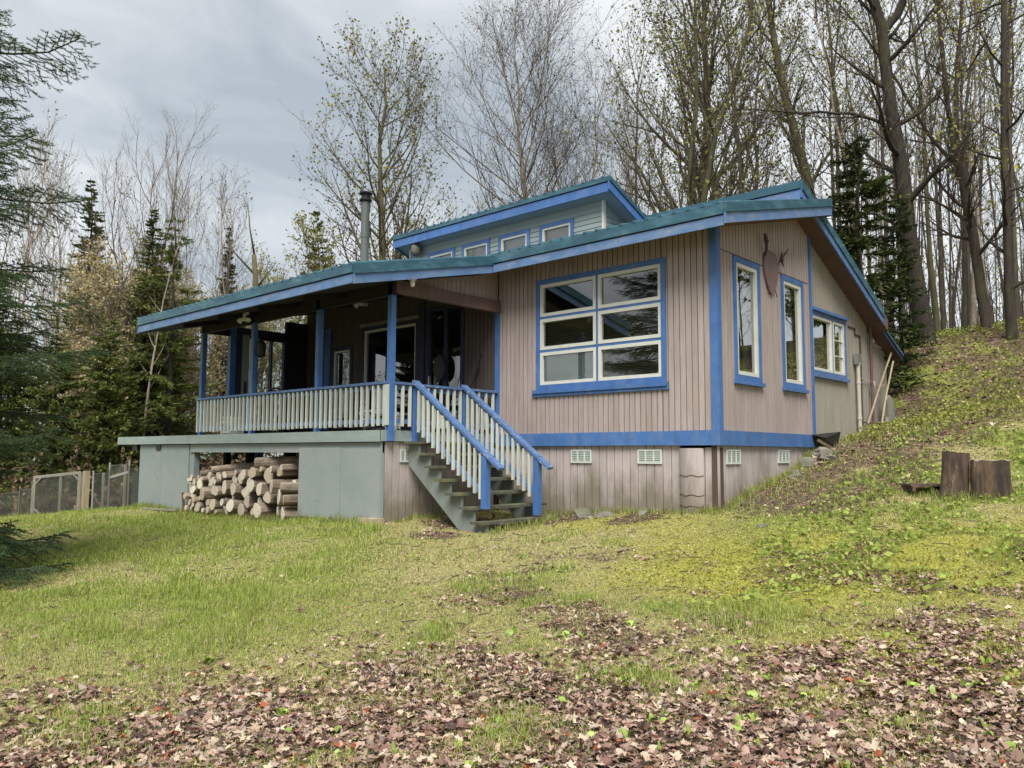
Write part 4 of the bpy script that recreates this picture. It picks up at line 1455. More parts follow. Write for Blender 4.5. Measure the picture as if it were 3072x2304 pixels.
def tubes(P, R, n):
    """P (N,k,3), R (N,k) -> vertices, quads"""
    N_, k = R.shape
    Tn = np.empty_like(P)
    Tn[:, 1:-1] = P[:, 2:] - P[:, :-2]
    Tn[:, 0] = P[:, 1] - P[:, 0]
    Tn[:, -1] = P[:, -1] - P[:, -2]
    Tn = unit(Tn)
    ref = np.where(np.abs(Tn[..., 2:3]) > .9, np.array([1., 0, 0]), np.array([0, 0, 1.]))
    s = unit(np.cross(Tn, ref))
    u = np.cross(s, Tn)
    a = np.arange(n) * 2 * np.pi / n
    V = P[:, :, None, :] + R[:, :, None, None] * (s[:, :, None, :] * np.cos(a)[:, None] + u[:, :, None, :] * np.sin(a)[:, None])
    base = (np.arange(N_) * k * n)[:, None, None] + (np.arange(k - 1) * n)[None, :, None]
    i = np.arange(n)[None, None, :]
    j = (np.arange(n)[None, None, :] + 1) % n
    F = np.stack(np.broadcast_arrays(base + i, base + j, base + n + j, base + n + i), -1).reshape(-1, 4)
    return V.reshape(-1, 3), F


def interp(P, R, pi, t):
    k = P.shape[1]
    x = np.clip(t, 0, .999) * (k - 1)
    i = x.astype(int)
    f = (x - i)[:, None]
    p = P[pi, i] * (1 - f) + P[pi, i + 1] * f
    r = R[pi, i] * (1 - f[:, 0]) + R[pi, i + 1] * f[:, 0]
    return p, unit(P[pi, i + 1] - P[pi, i]), r


def spawn(rg, P, R, pi, t, ang, L, k, up, wob, ratio, rmin, az=None):
    base, d, r = interp(P, R, pi, t)
    n = len(pi)
    q = rg.normal(size=(n, 3))
    if az is not None:
        q = np.stack([np.cos(az), np.sin(az), np.zeros(n)], -1)
    perp = unit(q - (q * d).sum(-1, keepdims=True) * d)
    dr = unit(d * np.cos(ang)[:, None] + perp * np.sin(ang)[:, None])
    pts = [base]
    for i in range(k - 1):
        dr = unit(dr + np.array([0, 0, up]) / (k - 1) * 2 + rg.normal(size=(n, 3)) * wob)
        pts.append(pts[-1] + dr * (L / (k - 1))[:, None])
    r0 = np.maximum(r * ratio, rmin)
    Rr = np.maximum(r0[:, None] * (1 - .85 * np.linspace(0, 1, k)[None, :]), rmin * .55)
    return np.stack(pts, 1), Rr


def quads(rg, C_, size, asp=.7, flat=0.0):
    n = len(C_)
    a = unit(rg.normal(size=(n, 3)) * np.array([1, 1, 1 - flat]))
    b = unit(np.cross(a, rg.normal(size=(n, 3))))
    s = size * rg.uniform(.6, 1.35, size=(n, 1))
    a, b = a * s, b * s * asp
    V = np.stack([C_ - a, C_ - b * .9, C_ + a, C_ + b * .9], 1).reshape(-1, 3)
    return V, np.arange(4 * n).reshape(-1, 4)


def leaf_mat(name, ca, cb, trans=.35, scale=.6):
    m = bpy.data.materials.new(name)
    m.use_nodes = True
    t = m.node_tree
    b = t.nodes['Principled BSDF']
    g = t.nodes.new('ShaderNodeNewGeometry')
    c = mixc(t, ramp(t, noise(t, g.outputs['Position'], scale, 3), [(.35, 0.), (.65, 1.)]), ca, cb)
    rn = mth(t, 'ADD', mth(t, 'MULTIPLY', g.outputs['Random Per Island'], .9), .5)
    vm = t.nodes.new('ShaderNodeVectorMath')
    vm.operation = 'SCALE'
    t.links.new(c, vm.inputs[0])
    t.links.new(rn, vm.inputs['Scale'])
    t.links.new(vm.outputs[0], b.inputs['Base Color'])
    b.inputs['Roughness'].default_value = .6
    b.inputs['Specular IOR Level'].default_value = .25
    tr = t.nodes.new('ShaderNodeBsdfTranslucent')
    t.links.new(vm.outputs[0], tr.inputs[0])
    mx = t.nodes.new('ShaderNodeMixShader')
    mx.inputs[0].default_value = trans
    t.links.new(b.outputs[0], mx.inputs[1])
    t.links.new(tr.outputs[0], mx.inputs[2])
    t.links.new(mx.outputs[0], t.nodes['Material Output'].inputs['Surface'])
    return m


LEAF = {
    'darkneedle': leaf_mat('dark_needle', (.035, .055, .020), (.095, .125, .035), .15),
    'bud': leaf_mat('bud_leaf', (.13, .12, .05), (.26, .26, .08)),
    'fresh': leaf_mat('fresh_leaf', (.20, .20, .05), (.34, .33, .09), .45),
    'catkin': leaf_mat('catkin_leaf', (.44, .37, .19), (.66, .58, .36), .5, .4),
    'needle': leaf_mat('needle', (.075, .105, .030), (.17, .20, .06), .25),
    'paleneedle': leaf_mat('pale_needle', (.12, .155, .040), (.24, .27, .085), .3),
    'spruceneedle': leaf_mat('spruce_needle', (.060, .115, .045), (.13, .20, .075), .25, 2.0),
    'yellow': leaf_mat('yellow_leaf', (.30, .27, .05), (.46, .42, .12), .45),
    'drybrush': leaf_mat('dry_leaf', (.17, .115, .07), (.30, .22, .13), .3),
}


def decid_mesh(seed, H=12., r0=.16, cb=.35, limbs=18, ang=(35, 55), spread=.28, up=.45, subs=6, twigs=6, leaf='bud', leaves=2, leafsize=.045,
               bark='bark', twigm='twig', path=None, forks=None, top_taper=.9, prof=None, stems=1, lean=(0, 0), extra_yellow=0):
    rg = np.random.default_rng(seed)
    k0 = 12
    Ps, Rs = [], []
    if path is None:
        for s in range(stems):
            z = np.linspace(0, 1, k0)
            az = rg.uniform(0, 6.28)
            off = (0.0 if stems == 1 else .10 * H) * z ** 1.2
            w = np.cumsum(rg.normal(size=(k0, 2)) * .011 * H, 0) * z[:, None]
            Ps.append(np.stack([w[:, 0] + off * np.cos(az + 2.2 * s) + lean[0] * z * H, w[:, 1] + off * np.sin(az + 2.2 * s) + lean[1] * z * H, z * H * (1 - .08 * s)], -1))
            Rs.append(r0 * (1 - top_taper * z ** .9) * (1 + .35 * np.exp(-z * 22)) * (1 if stems == 1 else .75))
    else:
        for pp in [path] + (forks or []):
            p, ra, rb = pp
            p = np.array(p, float)
            tt = np.concatenate([[0], np.cumsum(np.linalg.norm(np.diff(p, axis=0), axis=1))])
            q = np.linspace(0, tt[-1], k0)
            Ps.append(np.stack([np.interp(q, tt, p[:, i]) for i in range(3)], -1) + rg.normal(size=(k0, 3)) * .012)
            Rs.append(np.linspace(ra, rb, k0) * (1 + (.35 * np.exp(-np.linspace(0, 1, k0) * 16) if len(Ps) == 1 else 0)))
    P0, R0 = np.stack(Ps), np.stack(Rs)
    ns = len(P0)
    n1 = limbs * ns
    pi = np.repeat(np.arange(ns), limbs)
    t = np.tile(np.linspace(cb, .97, limbs), ns) + rg.uniform(-.02, .02, n1)
    if path is not None and forks:
        t = np.where(pi > 0, rg.uniform(.08, .98, n1), t)
    pf = (prof or (lambda u: .35 + .65 * (1 - u) ** .8))((t - cb) / (1 - cb) if path is None else t)
    L1 = spread * H * pf * rg.uniform(.7, 1.2, n1)
    P1, R1 = spawn(rg, P0, R0, pi, np.clip(t, 0, .985), np.radians(rg.uniform(ang[0], ang[1], n1)), L1, 7, up, .10, .5, .014, np.arange(n1) * 2.4 + rg.uniform(-.4, .4, n1))
    # the leaders themselves also carry twigs
    n2 = n1 * subs
    pi2 = np.repeat(np.arange(n1), subs)
    t2 = np.tile(np.linspace(.22, .96, subs), n1) + rg.uniform(-.05, .05, n2)
    L2 = .50 * np.repeat(L1, subs) * (1.1 - .55 * t2) * rg.uniform(.6, 1.25, n2) + .15
    P2, R2 = spawn(rg, P1, R1, pi2, t2, np.radians(rg.uniform(28, 52, n2)), L2, 5, up * .7, .13, .55, .0065)
    n3 = n2 * twigs
    pi3 = np.repeat(np.arange(n2), twigs)
    t3 = np.tile(np.linspace(.2, .99, twigs), n2) + rg.uniform(-.06, .06, n3)
    L3 = .42 * np.repeat(L2, twigs) * (1.1 - .4 * t3) * rg.uniform(.6, 1.3, n3) + .10
    P3, R3 = spawn(rg, P2, R2, pi3, t3, np.radians(rg.uniform(25, 50, n3)), L3, 3, up * .5, .15, .6, .0040)
    V0, F0 = tubes(P0, R0, 9)
    V1, F1 = tubes(P1, R1, 5)
    tm = mesh_np('trunk', np.concatenate([V0, V1]), [F0, F1 + len(V0)], M[bark], True)
    V2, F2 = tubes(P2, R2, 3)
    V3, F3 = tubes(P3, R3, 3)
    Vs, Fs, mi = [V2, V3], [F2, F3 + len(V2)], [0, 0]
    b = len(V2) + len(V3)
    mats = [M[twigm], LEAF[leaf]]
    if leaves:
        tips = P3[:, [2, 1, 1, 2, 2, 1][:max(1, min(6, int(math.ceil(leaves))))]].reshape(-1, 3)
        if leaves < 1:
            tips = tips[rg.random(len(tips)) < leaves]
        c = tips + rg.normal(size=tips.shape) * .03
        VL, FL = quads(rg, c, leafsize)
        Vs.append(VL)
        Fs.append(FL + b)
        mi.append(1)
        b += len(VL)
    if extra_yellow:
        sel = P2[rg.random(n2) < extra_yellow]
        c = np.repeat(sel[:, -1], 7, 0) + rg.normal(size=(len(sel) * 7, 3)) * .16
        VL, FL = quads(rg, c, .055)
        Vs.append(VL)
        Fs.append(FL + b)
        mi.append(2)
        mats.append(LEAF['yellow'])
    cm = mesh_np('crown', np.concatenate(Vs), Fs, mats, False, mi)
    return tm, cm


def conifer_mesh(seed, H=11., R=1.7, r0=.14, cb=.06, levels=34, per=6, droop=.30, m='needle', gaps=.12, side=13, size=.30, width=.085, bark='darkbark', tip=.9, fluffy=3):
    rg = np.random.default_rng(seed)
    k0 = 10
    z = np.linspace(0, 1, k0)
    P0 = np.stack([np.cumsum(rg.normal(size=k0)) * .006 * H * z, np.cumsum(rg.normal(size=k0)) * .006 * H * z, z * H], -1)[None]
    R0 = (r0 * (1 - .93 * z))[None]
    n1 = levels * per
    t = np.repeat(np.linspace(cb, .985, levels), per) + rg.uniform(-.012, .012, n1)
    keep = rg.random(n1) > gaps
    t = t[keep]
    n1 = len(t)
    base, d, r = interp(P0, R0, np.zeros(n1, int), np.clip(t, 0, .995))
    az = rg.uniform(0, 6.283, n1)
    L = R * np.clip(1 - (t - cb) / (1 - cb), 0, 1) ** tip * rg.uniform(.6, 1.12, n1) + .10
    k = 5
    s = np.linspace(0, 1, k)
    hor = np.stack([np.cos(az), np.sin(az)], -1)
    zz_ = (.18 * s - droop * s ** 1.5 + .14 * s ** 4)[None, :] * L[:, None]
    P1 = np.concatenate([base[:, None, :2] + hor[:, None, :] * (s[None, :, None] * L[:, None, None]), (base[:, 2:3] + zz_)[..., None]], -1)
    R1 = np.maximum(.10 * r0 * (1 - .8 * s)[None, :] * (.4 + L / R)[:, None], .006)
    V1, F1 = tubes(P1, R1, 3)
    V0, F0 = tubes(P0, R0, 8)
    tm = mesh_np('trunk', np.concatenate([V0, V1]), [F0, F1 + len(V0)], M[bark], True)
    # sprays: narrow leaf-shaped tufts on both sides of each branch
    n2 = n1 * side
    pi = np.repeat(np.arange(n1), side)
    ts = np.tile(np.linspace(.12, .99, side), n1) + rg.uniform(-.03, .03, n2)
    p, dd, _ = interp(P1, R1, pi, ts)
    sg = np.where(rg.random(n2) < .5, -1., 1.)
    lat = np.cross(dd, np.array([0, 0, 1.])) * sg[:, None]
    Vs, Fs = [], []
    b = 0
    for f in range(fluffy):
        dr = unit(dd * rg.uniform(.5, 1.0, (n2, 1)) + lat * rg.uniform(.3, 1.0, (n2, 1)) + np.array([0, 0, -1.]) * rg.uniform(-.25, .55, (n2, 1)) + rg.normal(size=(n2, 3)) * .18)
        ln = size * (.45 + .75 * (1 - ts)) * rg.uniform(.6, 1.25, n2) * np.clip(L[pi] / (R * .45), .35, 1.1)
        wv = unit(np.cross(dr, rg.normal(size=(n2, 3)) * .45 + np.array([0, 0, 1.]))) * (width * np.clip(L[pi] / (R * .5), .3, 1.0) * rg.uniform(.6, 1.2, n2))[:, None]
        q0, q1 = p, p + dr * ln[:, None]
        mid = p + dr * ln[:, None] * .45
        V = np.stack([q0, mid - wv * .5, q1, mid + wv * .5], 1).reshape(-1, 3)
        Vs.append(V)
        Fs.append(np.arange(4 * n2).reshape(-1, 4) + b)
        b += 4 * n2
    cm = mesh_np('crown', np.concatenate(Vs), Fs, [LEAF[m]])
    return tm, cm


TT = {
    'maple': decid_mesh(3, 12, .20, .20, 36, (34, 52), .34, .42, 9, 7, 'bud', 2, .042, 'mossbark', extra_yellow=.05),
    'maple2': decid_mesh(4, 13, .15, .25, 18, (34, 52), .27, .55, 7, 6, 'bud', 2, .045, 'mossbark', stems=2, extra_yellow=.06),
    'birch': decid_mesh(5, 13, .15, .26, 46, (24, 48), .36, .34, 11, 8, 'bud', 1, .030, 'palebark', prof=lambda u: .55 + .45 * np.sin(np.pi * np.clip(1 - u, 0, 1) ** .8)),
    'birch2': decid_mesh(6, 13, .13, .25, 24, (24, 40), .30, .45, 8, 7, 'bud', .5, .030, 'palebark', stems=2),
    'slimA': decid_mesh(7, 14, .075, .40, 17, (35, 60), .17, .40, 5, 4, 'bud', 2, .040, 'bark'),
    'slimB': decid_mesh(8, 15, .085, .36, 18, (30, 55), .19, .45, 5, 5, 'fresh', 2, .040, 'mossbark', extra_yellow=.05),
    'slimC': decid_mesh(9, 13, .068, .35, 16, (35, 65), .18, .35, 5, 4, 'bud', .8, .040, 'palebark', lean=(.05, .02)),
    'slimD': decid_mesh(10, 14, .09, .30, 18, (40, 65), .22, .40, 5, 5, 'fresh', 1.5, .045, 'bark', lean=(-.06, 0), extra_yellow=.06),
    'fan': decid_mesh(12, 13, .12, .20, 15, (18, 34), .36, .55, 7, 6, 'bud', 0, .03, 'bark', 'paletwig', stems=3),
    'fan2': decid_mesh(13, 11, .09, .22, 14, (20, 38), .32, .55, 7, 6, 'bud', .4, .035, 'palebark', 'paletwig', stems=2),
    'catkin': decid_mesh(14, 9, .10, .10, 26, (28, 50), .34, .45, 8, 7, 'catkin', 5, .046, 'palebark', 'paletwig', stems=3),
    'leafy': decid_mesh(15, 9, .09, .18, 20, (32, 55), .32, .42, 7, 6, 'fresh', 4, .044, 'bark', extra_yellow=.10),
    'spruce': conifer_mesh(21, 12, 1.75, .15, .03, 52, 9, .26, 'needle', .06, side=20, size=.30, width=.10, fluffy=5),
    'spruce2': conifer_mesh(22, 12, 2.2, .15, .03, 50, 9, .22, 'needle', .08, side=22, size=.32, width=.10, fluffy=5),
    'fir': conifer_mesh(25, 7, 1.6, .09, .04, 32, 8, .14, 'needle', .06, side=18, size=.24, width=.08, fluffy=5),
    'hemlock': conifer_mesh(23, 8, 2.3, .10, .10, 28, 8, .14, 'paleneedle', .12, side=24, size=.34, width=.085, tip=.62, fluffy=5),
    'hemlock3': conifer_mesh(26, 8, 1.9, .14, .10, 26, 6, .24, 'darkneedle', .28, side=24, size=.34, width=.075, tip=.5, fluffy=4),
    'hemlock2': conifer_mesh(24, 12, 2.6, .15, .20, 26, 6, .22, 'paleneedle', .30, side=24, size=.38, width=.085, tip=.55, fluffy=4),
}
TH0 = {'hemlock3': 8, 'maple': 12, 'maple2': 13, 'birch': 13, 'birch2': 13, 'slimA': 14, 'slimB': 15, 'slimC': 13, 'slimD': 14, 'fan': 13, 'fan2': 11, 'catkin': 9, 'leafy': 9, 'spruce': 12, 'spruce2': 12, 'fir': 7, 'hemlock': 8, 'hemlock2': 12}
TNAME = {'hemlock3': 'hemlock_tree', 'birch': 'birch_tree', 'birch2': 'birch_tree', 'maple': 'maple_tree', 'maple2': 'maple_tree', 'spruce': 'spruce_tree', 'spruce2': 'spruce_tree', 'fir': 'fir_tree', 'hemlock': 'hemlock_tree', 'hemlock2': 'hemlock_tree'}
NT = [0]


def tree(kind, x, y, H, label, rz=None, group=None, wide=1.0, sink=.15):
    NT[0] += 1
    s = H / TH0[kind]
    nm = TNAME.get(kind, 'bare_tree')
    t = thing(nm, label, 'tree', (x, y, gz(x, y) - sink), rz if rz is not None else NT[0] * 2.399, group)
    t.scale = (s * wide, s * wide, s)
    for n_, me in zip(('trunk', 'crown'), TT[kind]):
        o = bpy.data.objects.new(n_, me)
        COL.objects.link(o)
        o.parent = t
    return t


def hero(name, label, **kw):
    p0 = kw['path'][0][0]
    t = thing(name, label, 'tree', p0, local=False)
    for n_, me in zip(('trunk', 'crown'), decid_mesh(**kw)):
        mkobj(n_, me, t)
    return t


GB, GL, GR = 'bare trees on the wooded hill behind the cabin', 'trees beyond the left lawn', 'spruces and firs beyond the left lawn'
hero('bare_tree', 'thick dark leaning trunk with a mossy fork rising beside the roof end', seed=41, H=12, limbs=12, spread=.30, ang=(45, 75), up=.25, subs=7, twigs=6, leaf='fresh', leaves=.6, leafsize=.045, bark='darkbark',
     path=([(-.16, 11.25, 3.9), (-.32, 10.85, 6.32), (-.42, 10.47, 8.77), (-.55, 10.09, 10.9), (-.57, 9.91, 12.29), (-.75, 9.7, 13.2), (-1.0, 9.6, 15.5)], .23, .09),
     forks=[([(-.57, 9.92, 12.1), (-.28, 10.15, 12.6), (-.02, 10.29, 13.2), (.3, 10.4, 15.5)], .12, .05), ([(-.53, 10.3, 9.5), (-.65, 10.2, 9.95), (-1.21, 9.58, 10.14), (-2.37, 8.52, 10.18), (-3.2, 7.9, 10.3)], .05, .015),
            ([(-.40, 10.6, 7.2), (-.9, 10.0, 7.6), (-1.7, 9.2, 7.75), (-2.6, 8.4, 8.1)], .038, .012)])
hero('bare_tree', 'grey trunk leaning left on the right hill and splitting into two tall stems', seed=42, H=10, limbs=9, spread=.26, ang=(40, 65), up=.35, subs=7, twigs=6, leaf='bud', leaves=.5, bark='bark',
     path=([(.87, 12.79, 4.5), (.73, 12.42, 6.96), (.56, 12.0, 9.06), (.47, 11.88, 9.43)], .14, .10), cb=.45,
     forks=[([(.47, 11.88, 9.35), (.4, 11.61, 11.14), (.38, 11.37, 13.01), (.3, 11.2, 16)], .07, .025), ([(.5, 11.9, 9.2), (.62, 11.82, 11.14), (.83, 11.77, 13.1), (.95, 11.7, 16)], .065, .025),
            ([(.51, 11.95, 9.0), (.04, 11.45, 9.77), (-.59, 10.68, 11.37), (-1.25, 9.92, 12.75), (-1.8, 9.4, 13.6)], .05, .015), ([(.70, 12.3, 7.6), (.1, 11.6, 8.1), (-1.0, 10.4, 8.5), (-2.4, 9.0, 8.9)], .034, .010)])
hero('bare_tree', 'straight near-black trunk farthest right on the crest of the hill', seed=43, H=10, limbs=14, spread=.24, ang=(50, 80), up=.2, subs=6, twigs=6, leaf='yellow', leaves=.8, leafsize=.06, bark='darkbark',
     path=([(1.62, 11.45, 4.2), (1.67, 11.15, 7.68), (1.81, 10.94, 10.44), (1.94, 10.83, 12.42), (2.1, 10.7, 16)], .105, .045), cb=.12, extra_yellow=.16)
hero('bare_tree', 'mossy trunk leaning left behind the ridge end of the roof', seed=44, H=11, limbs=16, spread=.26, ang=(35, 55), up=.45, subs=6, twigs=6, leaf='bud', leaves=1.5, leafsize=.042, bark='mossbark',
     path=([(-3.3, 13.5, 4.2), (-3.54, 13.12, 8.26), (-3.69, 12.79, 9.83), (-3.92, 12.39, 11.45), (-4.1, 12.07, 12.74), (-4.3, 11.7, 15.24), (-4.4, 11.6, 17)], .21, .06), cb=.4)
# behind the cabin
tree('maple', -15.22, 5.98, 14.2, 'tall budding maple directly behind the stove pipe', 1.0, wide=1.05)
tree('birch', -12.97, 10.75, 14.6, 'broad fan-shaped bare birch above the middle of the upper roof', .3, wide=1.12)
tree('birch2', -12.0, 12.8, 13.6, 'double-stemmed bare birch just right of the fan-shaped birch', 2.0)
tree('maple2', -5.99, 8.96, 15.5, 'big twin-stemmed maple forking above the upper roof\'s right end', .6, wide=1.12)
tree('maple', -7.54, 12.98, 17.5, 'tall straight maple just right of the twin-stemmed maple', 2.2, wide=.9)
tree('slimD', -6.28, 12.78, 16, 'mossy trunk in the middle of the gap between the two roof peaks', .4)
tree('maple2', -7.0, 16.2, 17, 'tall two-stemmed tree behind the low point of the main roof', 3.0, wide=.85)
tree('fan2', -11.6, 14.6, 13, 'pale many-stemmed bare tree right of the double birch', 1.0)
tree('slimB', -9.72, 12.36, 15, 'slim budding tree over the right end of the upper roof', 2.5)
tree('hemlock3', -.75, 8.3, 6.6, 'dark drooping hemlock right behind the rear roof slope', 1.2, wide=.95)
tree('hemlock3', -.3, 9.6, 4.6, 'small green hemlock at the foot of the leaning dark trunk', 2.2, wide=.7)
FOREST = [(-5.0, 11.2, 'slimA', 15), (-4.1, 14.7, 'slimC', 15), (-4.9, 18.1, 'slimA', 17), (-2.8, 13.3, 'slimB', 15), (-3.5, 16.7, 'slimD', 16), (-2.2, 15.2, 'slimA', 16), (-3.5, 20.7, 'slimB', 18),
          (-2.6, 18.8, 'slimC', 16), (-1.4, 17.2, 'slimB', 16), (-2.9, 24.0, 'slimA', 18), (-1.6, 21.2, 'slimD', 17), (-.4, 16.8, 'slimA', 14), (-.6, 20.6, 'slimC', 15), (.7, 16.4, 'slimB', 15), 
          (-12.4, 18.1, 'slimB', 15), (-13.7, 15.5, 'slimC', 13), (-.6, 24.7, 'slimA', 17), (-5.9, 25.3, 'slimB', 19), (.3, 13.8, 'slimC', 12), (1.0, 19.5, 'slimD', 15),
          (1.2, 14.6, 'slimA', 13), (-4.6, 22.3, 'slimC', 17), (-1.0, 27.5, 'slimB', 17), (-3.9, 28, 'slimA', 18),  (-15.5, 19.0, 'slimA', 13), (-2.0, 12.0, 'slimC', 13)]
FADJ = {'slimA': 'slim grey bare tree', 'slimB': 'slim mossy tree', 'slimC': 'thin pale bare tree', 'slimD': 'leaning yellow-leaved tree'}
FWD = Vector((-.6716, .7357))
RGT = Vector((.7388, .6740))


def bearing(x, y):
    v = Vector((x - EYE[0], y - EYE[1]))
    return v.dot(RGT) / v.dot(FWD)


# nobody can tell them apart by look alone: say where each stands, counted from the right edge of the wood
cnt = {}
for x, y, k, h in sorted(FOREST, key=lambda q: -bearing(q[0], q[1])):
    i = cnt.get(k, 0)
    cnt[k] = i + 1
    tree(k, x, y, h, f'{FADJ[k]} on the rear hill, {ORD[i]} of its kind from the right', group=GB)
# left side beyond the fence
tree('spruce', -26.2, .85, 13.2, 'narrow dark spruce, the left one of the two tall spires beyond the fence', group=GR)
tree('spruce2', -21.6, .85, 10.6, 'broad tall spruce veiled by tan twigs, right one of the two spires', group=GR)
tree('spruce', -23.3, 4.85, 11.4, 'narrow spruce with tan lower half, just left of the broken snag', group=GR, wide=.75)
tree('fir', -27.15, 11.41, 14.6, 'young fir standing just left of the stove pipe above the porch roof', group=GR, wide=.75)
tree('fan', -22.34, .85, 13.3, 'tall bare many-stemmed tree rising between the two spruce spires', 0.5, group=GL)
tree('fan', -25.05, 3.81, 13.6, 'pale bare tree with a rounded top right of the broad spruce', 2.2, group=GL, wide=.75)
tree('fan2', -23.14, 4.2, 12.6, 'bare tree with a twiggy top left of the broken snag', 1.7, group=GL)
tree('leafy', -23.7, 7.76, 11.4, 'light green leafing tree above the porch roof left of the young fir', group=GL)
tree('fan2', -30.84, 1.25, 15.0, 'pale twiggy tree left of the narrow dark spruce', group=GL)
tree('fan2', -28.53, -.72, 14.5, 'sparse bare tree at the left edge behind the near spruce', group=GL)
tree('catkin', -22.6, 1.6, 8.6, 'bushy tree hung with tan catkins under the broad spruce, the left one', 0., group=GL, wide=1.2)
tree('catkin', -22.6, 3.1, 7.2, 'bushy tree hung with tan catkins beside the end of the porch roof', 1.3, group=GL, wide=1.1)
tree('catkin', -24.2, 6.2, 9.0, 'bushy tree hung with tan catkins below the broken snag', 2.3, group=GL, wide=.9)
tree('catkin', -23.5, -.3, 8.6, 'bushy tan-leaved tree behind the gate post', 4.0, group=GL)
tree('hemlock', -19.6, -2.4, 5.4, 'light green hemlock behind the left end of the gate', group=GR)
tree('hemlock', -18.6, -1.3, 5.8, 'bright green young hemlock behind the gate post', 1.0, group=GR, wide=.9)
tree('hemlock', -21.5, -3.0, 6.2, 'light green hemlock farthest left beside the near spruce', 2.0, group=GR)
tree('hemlock2', -19.39, .82, 9.6, 'open hemlock with level branches seen left of the porch corner post', 1.0, group=GR)
0 and tree('hemlock2', -19.96, 3.0, 9.5, 'open hemlock seen through the left bay of the porch', 3.0, group=GR)
0 and tree('hemlock2', -23.2, -1.5, 11.5, 'tall dark hemlock behind the left hemlocks', 3.7, group=GR)
tree('spruce2', -26.0, -2.6, 10.5, 'dark spruce behind the far left end of the fence', 3.7, group=GR)
tree('slimC', -20.2, -2.0, 10, 'pale straight trunk standing behind the gate', group=GL)
tree('slimC', -18.9, -.2, 10.5, 'pale leaning trunk right of the gate post', 2.0, group=GL)
tree('slimA', -19.8, -.9, 10, 'brown trunk just left of the pale leaning one', group=GL)
tree('slimA', -22.0, -3.6, 10, 'brown trunk behind the low fence panels', 2.4, group=GL)
tree('leafy', -27.5, 8.5, 10.5, 'low leafing tree between the snag and the light green tree', group=GL)
tree('fan2', -29.5, 13.5, 12, 'pale bare tree behind the young fir', group=GL)
tree('fan2', -20.5, 10.5, 10.5, 'bare tree behind the stove pipe left of the maple', 2.9, group=GL)
tree('leafy', -19.0, 11.0, 10, 'leafing tree low behind the left end of the upper roof', 2.9, group=GL)
# seen only in the window panes: the wood goes on round the lawn
for k, (x, y, kd, h) in enumerate(((-19, -11, 'spruce2', 11), (-24, -8, 'slimD', 12), (-22, -14, 'fan', 13), (-27, -12, 'leafy', 11), (8.5, 13, 'slimD', 14), (7, 17, 'hemlock2', 12), (10, 19, 'slimB', 15), (6, 12, 'slimA', 14), (4.2, 15.5, 'hemlock', 8), (12, 15, 'spruce', 12), (8, 9.5, 'hemlock', 7), (6.2, 10.2, 'hemlock2', 9), (9.5, 11, 'spruce2', 11))):
    tree(kd, x, y, h, f'tree mirrored in the window glass, {ORD[k]} along the edge of the wood', group='trees mirrored in the panes')
# snag
sn = MB().tube([(-22.14, 5.11, gz(-22.14, 5.11) - .2), (-22.2, 5.05, 4), (-22.0, 5.2, 7.6), (-22.1, 5.1, 9.2)], [.16, .14, .11, .09], 8)
sn.tube([(-22.08, 5.12, 9.1), (-22.25, 4.98, 10.2), (-22.32, 4.9, 11.2)], [.05, .03, .015], 6).tube([(-22.05, 5.15, 8.4), (-22.7, 4.6, 9.3), (-23.0, 4.4, 9.9)], [.05, .03, .01], 6).tube([(-22.02, 5.2, 7.9), (-21.5, 5.7, 8.9)], [.045, .012], 6)
tag(sn.build('dead_snag', M['mossbark'], None, True), 'broken dead snag with a bare spike left of the leafing trees', 'tree')

